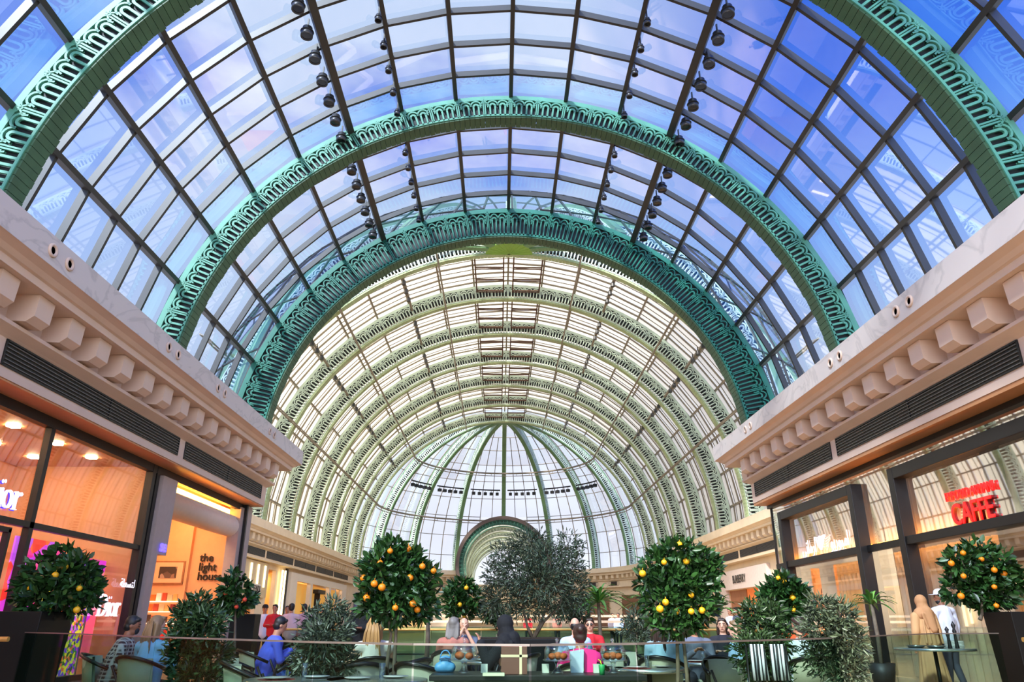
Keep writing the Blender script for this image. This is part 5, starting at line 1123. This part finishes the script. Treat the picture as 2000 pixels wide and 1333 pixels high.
rail_pts = [(gx(-40, 13.6), 13.6), (gx(130, 11.0), 11.0), (gx(310, 8.5), 8.5), (gx(446, 7.4), 7.4), (gx(620, 6.4), 6.4), (gx(810, 5.8), 5.8), (gx(1035, 5.6), 5.6), (gx(1240, 6.0), 6.0), (gx(1437, 6.9), 6.9), (gx(1597, 8.0), 8.0), (gx(1735, 10.2), 10.2), (gx(1820, 11.8), 11.8), (gx(1945, 12.2), 12.2)]
balustrade('clear glass balustrade with a thin steel cap curving across the foreground', rail_pts, 1.10, mat('rail_steel', '#8d8780', .4, .7))
BRASS = mat('warm_brass', '#d8a85c', .3, .6, var=.05)
balustrade('glass balustrade with a brass handrail behind the cafe tables', [(gx(px, 20), 20) for px in (538, 640, 740, 840, 940, 1040, 1140, 1240, 1340, 1440, 1520)], 1.08, BRASS, tube=True)
balustrade('farther glass balustrade of the void, with a dull steel rail', [(gx(px, 33), 33) for px in (540, 640, 740, 840, 940, 1040, 1140, 1240, 1340, 1440, 1500)], 1.08, STEELF)
LEDGE = mat('lit_cream_ledge', '#e8c8a0', .5, var=.05)
for k, (y, z) in enumerate(((38, 1.0), (41, 1.35), (44, 1.65))): tagd(MB().box(gx(830, y), gx(1250, y), y, y+.5, z-.12, z).box(gx(830, y), gx(830, y)+.3, y, y+.4, 0, z-.12).box(gx(1250, y)-.3, gx(1250, y), y, y+.4, 0, z-.12).build('counter_ledge', LEDGE), 'long cream ledge across the far side of the void, %s of three' % ['nearest and lowest', 'middle', 'farthest'][k], 'ledge')
tagd(MB().tube([(gx(-30, 11.3), 11.3, 1.02), (gx(24, 11.3), 11.3, 1.02)], .035, 10).build('handrail', BRASS), 'short wooden handrail end at the far left edge', 'handrail'); tagd(MB().tube([(gx(1990, 11.6), 11.6, 1.02), (gx(2040, 11.6), 11.6, 1.02)], .035, 10).build('handrail', BRASS), 'short wooden handrail end at the right edge', 'handrail')
# serving counter with cake stands
cy0 = 6.75; x0, x1 = gx(842, cy0), gx(1258, cy0)
t = thing('serving_counter', 'dark-topped serving counter at the bottom centre, just behind the glass', 'counter', ((x0+x1)/2, cy0+.3, 0)); h_ = (x1-x0)/2
bevel(MB().box(-h_, h_, -.3, .3, .79, .835).build('worktop', BLACKM, t), .006); MB().box(-h_+.04, h_-.04, -.26, .26, 0, .79).build('body', mat('sage_panel', '#5a6252', .6), t)
CT = .835; CAKE = mat('brown_cake', '#a8521c', .7, var=.3, scale=30, bump=.4); LEMONC = mat('lemon_slice', '#e8b84a', .5)
def cake_stand(label, px, cakes):
    x, y = gx(px, 7.0), 7.0; t = thing('cake_stand', label, 'cake stand', (x, y, CT))
    MB().lathe([(.0001, 0), (.055, 0), (.045, .015), (.022, .04), (.018, .07), (.03, .095), (.115, .100), (.128, .106), (.128, .112), (.0001, .110)], n=28).build('pedestal', GLASS_CLEAR, t, True)
    MB().lathe([(.112, .112), (.112, .19), (.095, .225), (.05, .242), (.012, .246), (.010, .26), (.018, .272), (.010, .285), (.0001, .287)], n=28).build('glass_dome', GLASS_CLEAR, t, True)
    for dx, dy, r in cakes: tagd(MB().ball((x+dx, y+dy, CT+.112+r*.75), (r, r, r*.8), 14, 10).build('cake', CAKE, None, True), 'round brown cake under the %s glass dome' % label.split()[0], 'cake', 'cakes under the %s glass dome' % label.split()[0])
    return t
cake_stand('left glass cake stand with domed lid, beside the blue bag', 908, ((-.04, 0, .042), (.045, -.01, .036)))
cake_stand('middle glass cake stand with domed lid, right of the brown gift box', 1087, ((-.045, .0, .034), (.01, .02, .04), (.055, 0, .035)))
cake_stand('right glass cake stand with domed lid, beside the green cup', 1194, ((-.05, 0, .036), (.0, .01, .04), (.05, 0, .034)))
bx = thing('gift_box', 'upright brown gift box with cream ribbon on the counter', 'box', (gx(1004, 6.95), 6.95, CT))
bevel(MB().box(-.112, .112, -.07, .07, 0, .235).build('box', mat('brown_card', '#6a4238', .6, var=.05), bx), .003); MB().box(.045, .066, -.073, .073, -.0+.002, .237).box(-.115, .115, -.073, .073, .135, .155).build('ribbon', mat('cream_ribbon', '#e3d0ae', .5), bx)
BAGB = mat('blue_leather', '#4f8fc4', .5, var=.12, bump=.3)
bg_ = thing('handbag', 'small sky blue drawstring handbag left of the left cake stand', 'bag', (gx(872, 7.15), 7.15, CT))
solid(MB().ball((0, 0, .05), (.07, .05, .055)).ball((0, 0, .10), (.055, .04, .04)).capsule((-.05, 0, .04), (.05, 0, .04), .045, .045), 'bag_body', BAGB, bg_, .008); MB().tube([(-.045*cos(a*1.0), 0, .12+.06*sin(a)) for a in [pi*i/8 for i in range(9)]], .006, 6).build('strap', BAGB, bg_, True); MB().tube([(-.05, -.04, .11), (0, -.055, .12), (.05, -.04, .11)], .006, 6).build('drawstring', mat('navy_cord', '#1d3a66', .6), bg_)
pb = thing('shopping_bag', 'pale blue paper bag leaning beside the girl in pink', 'bag', (gx(1124, 7.15), 7.15, CT)); V = [(-.055, -.03, 0), (.055, -.03, 0), (.055, .03, 0), (-.055, .03, 0), (-.06, -.035, .17), (.065, -.035, .19), (.065, .035, .19), (-.06, .035, .17)]
MB().add(V, [(0,3,2,1),(0,1,5,4),(1,2,6,5),(2,3,7,6),(3,0,4,7)]).build('bag_body', mat('pale_blue_paper', '#b4c6da', .6), pb); MB().tube([(-.03, -.036, .17), (-.02, -.036, .22), (.02, -.036, .22), (.03, -.036, .17)], .003, 5).build('handle', CER, pb)
pk = thing('shopping_bag', 'bright pink paper bag with a folded top right of the pale blue bag', 'bag', (gx(1150, 7.2), 7.2, CT)); V = [(-.055, -.03, 0), (.055, -.03, 0), (.055, .03, 0), (-.055, .03, 0), (-.058, -.035, .20), (.055, -.035, .18), (.055, .035, .18), (-.058, .035, .20)]
MB().add(V, [(0,3,2,1),(0,1,5,4),(1,2,6,5),(2,3,7,6),(3,0,4,7),(4,5,6,7)]).build('bag_body', mat('hot_pink_paper', '#ff2e8e', .5, var=.03), pk); MB().tube([(-.03, -.036, .19), (-.02, -.036, .24), (.02, -.036, .24), (.03, -.036, .19)], .003, 5).build('handle', mat('hot_pink_paper', '#ff2e8e'), pk)
cp = thing('takeaway_cup', 'small green cup with a yellow straw beside the right cake stand', 'cup', (gx(1172, 6.85), 6.85, CT)); MB().lathe([(.0001, 0), (.022, 0), (.028, .075), (.024, .08), (.0001, .08)], n=16).build('cup_body', mat('green_cup', '#2f9a5a', .4), cp, True); MB().tube([(0, 0, .07), (-.012, 0, .11), (-.03, 0, .118)], .004, 6).build('straw', mat('yellow_straw', '#e6e03a', .4), cp)
for px, lb in ((947, 'left of the brown gift box'), (1064, 'right of the brown gift box'), (1158+4, 'left of the green cup')): tagd(MB().box(-.03, .03, -.03, .03, 0, .07).build('napkin_box', mat('pale_box', '#c2ccc8', .5)), 'small pale box on the counter '+lb, 'box').location = (gx(px, 7.12), 7.12, CT)
tagd(MB().box(-.09, .09, -.06, .06, 0, .02).build('book', mat('pale_book', '#c8d2b4', .6)), 'flat pale green book lying left of the brown gift box', 'book').location = (gx(965, 6.7), 6.72, CT)
# added stand and striped sheets standing in for a striped glass reflection
STR = mat('black_white_stripes', '#ffffff', .7, var=0); tt = STR.node_tree; co = tt.nodes.new('ShaderNodeTexCoord'); wv = tt.nodes.new('ShaderNodeTexWave'); wv.bands_direction = 'X'; wv.inputs['Scale'].default_value = 9; tt.links.new(co.outputs['Object'], wv.inputs['Vector'])
rr_ = tt.nodes.new('ShaderNodeValToRGB'); rr_.color_ramp.interpolation = 'CONSTANT'; rr_.color_ramp.elements[0].color = lin('#1c1c24'); rr_.color_ramp.elements[1].position = .5; rr_.color_ramp.elements[1].color = lin('#d8d8e8'); tt.links.new(wv.outputs['Fac'], rr_.inputs[0]); tt.links.new(rr_.outputs[0], tt.nodes['Principled BSDF'].inputs['Base Color'])
sx_ = gx(1490, 7.9); t = thing('reflection_stand', 'low added black stand with two striped reflection sheets at the right bush', 'stand', (sx_, 7.9, 0)); MB().tube([(-.2, 0, 0), (-.2, 0, 1.03), (.2, 0, 1.03), (.2, 0, 0)], .012, 8).build('frame', BLACKM, t, True)
for k, (dx, lb) in enumerate(((-.10, 'left'), (.10, 'right'))):
    V = []; n = 20
    for z, w_, s_ in ((1.05, .075, 0), (.9, .075, .004), (.72, .085, .01)):
        for i in range(n+1): u = -1+2*i/n; V.append((u*w_+s_, -.02-.012*sin(u*9), z))
    o = tagd(MB().add(V, [(j*21+i, j*21+i+1, (j+1)*21+i+1, (j+1)*21+i) for j in range(2) for i in range(n)]).build('striped_reflection', STR, None, True), '%s black and white striped sheet standing in for a reflection in the glass rail' % lb, 'cloth'); o.location = (sx_+dx, 7.9, 0); q = o.modifiers.new('thick', 'SOLIDIFY'); q.thickness = .004
# shop dummy in a trench coat
dm = thing('shop_mannequin', 'headed shop dummy in a golden trench coat behind the right shop window', 'mannequin', (X0+.5, 21.7, .25), R(80)); DMM = mat('cream_mannequin', '#f0d0a0', .4)
solid(MB().ball((0, 0, 1.62), (.085, .10, .125)).capsule((0, 0, 1.45), (0, 0, 1.55), .05, .045).capsule((-.06, 0, .08), (-.08, 0, .9), .05, .09).capsule((.06, 0, .08), (.08, 0, .9), .05, .09), 'body', DMM, dm, .014)
solid(MB().capsule((0, 0, .72), (0, 0, 1.08), .22, .15).capsule((0, 0, 1.08), (0, 0, 1.34), .15, .16).capsule((-.15, 0, 1.38), (.15, 0, 1.38), .08, .08).capsule((-.2, 0, 1.36), (-.27, .06, 1.05), .065, .06).capsule((.2, 0, 1.36), (.27, .06, 1.05), .065, .06).capsule((.27, .06, 1.05), (.12, .18, 1.1), .055, .05), 'coat', mat('golden_trench', '#e0a050', .6, var=.08), dm, .014, 3); MB().lathe([(.165, 1.04), (.172, 1.07), (.165, 1.10)], n=20).build('belt', mat('brown_belt', '#4a2a16', .5), dm, True)
MB().lathe([(.0001, 0), (.3, 0), (.3, -.24), (.0001, -.24)], n=24).build('stand', WHITEP, dm)
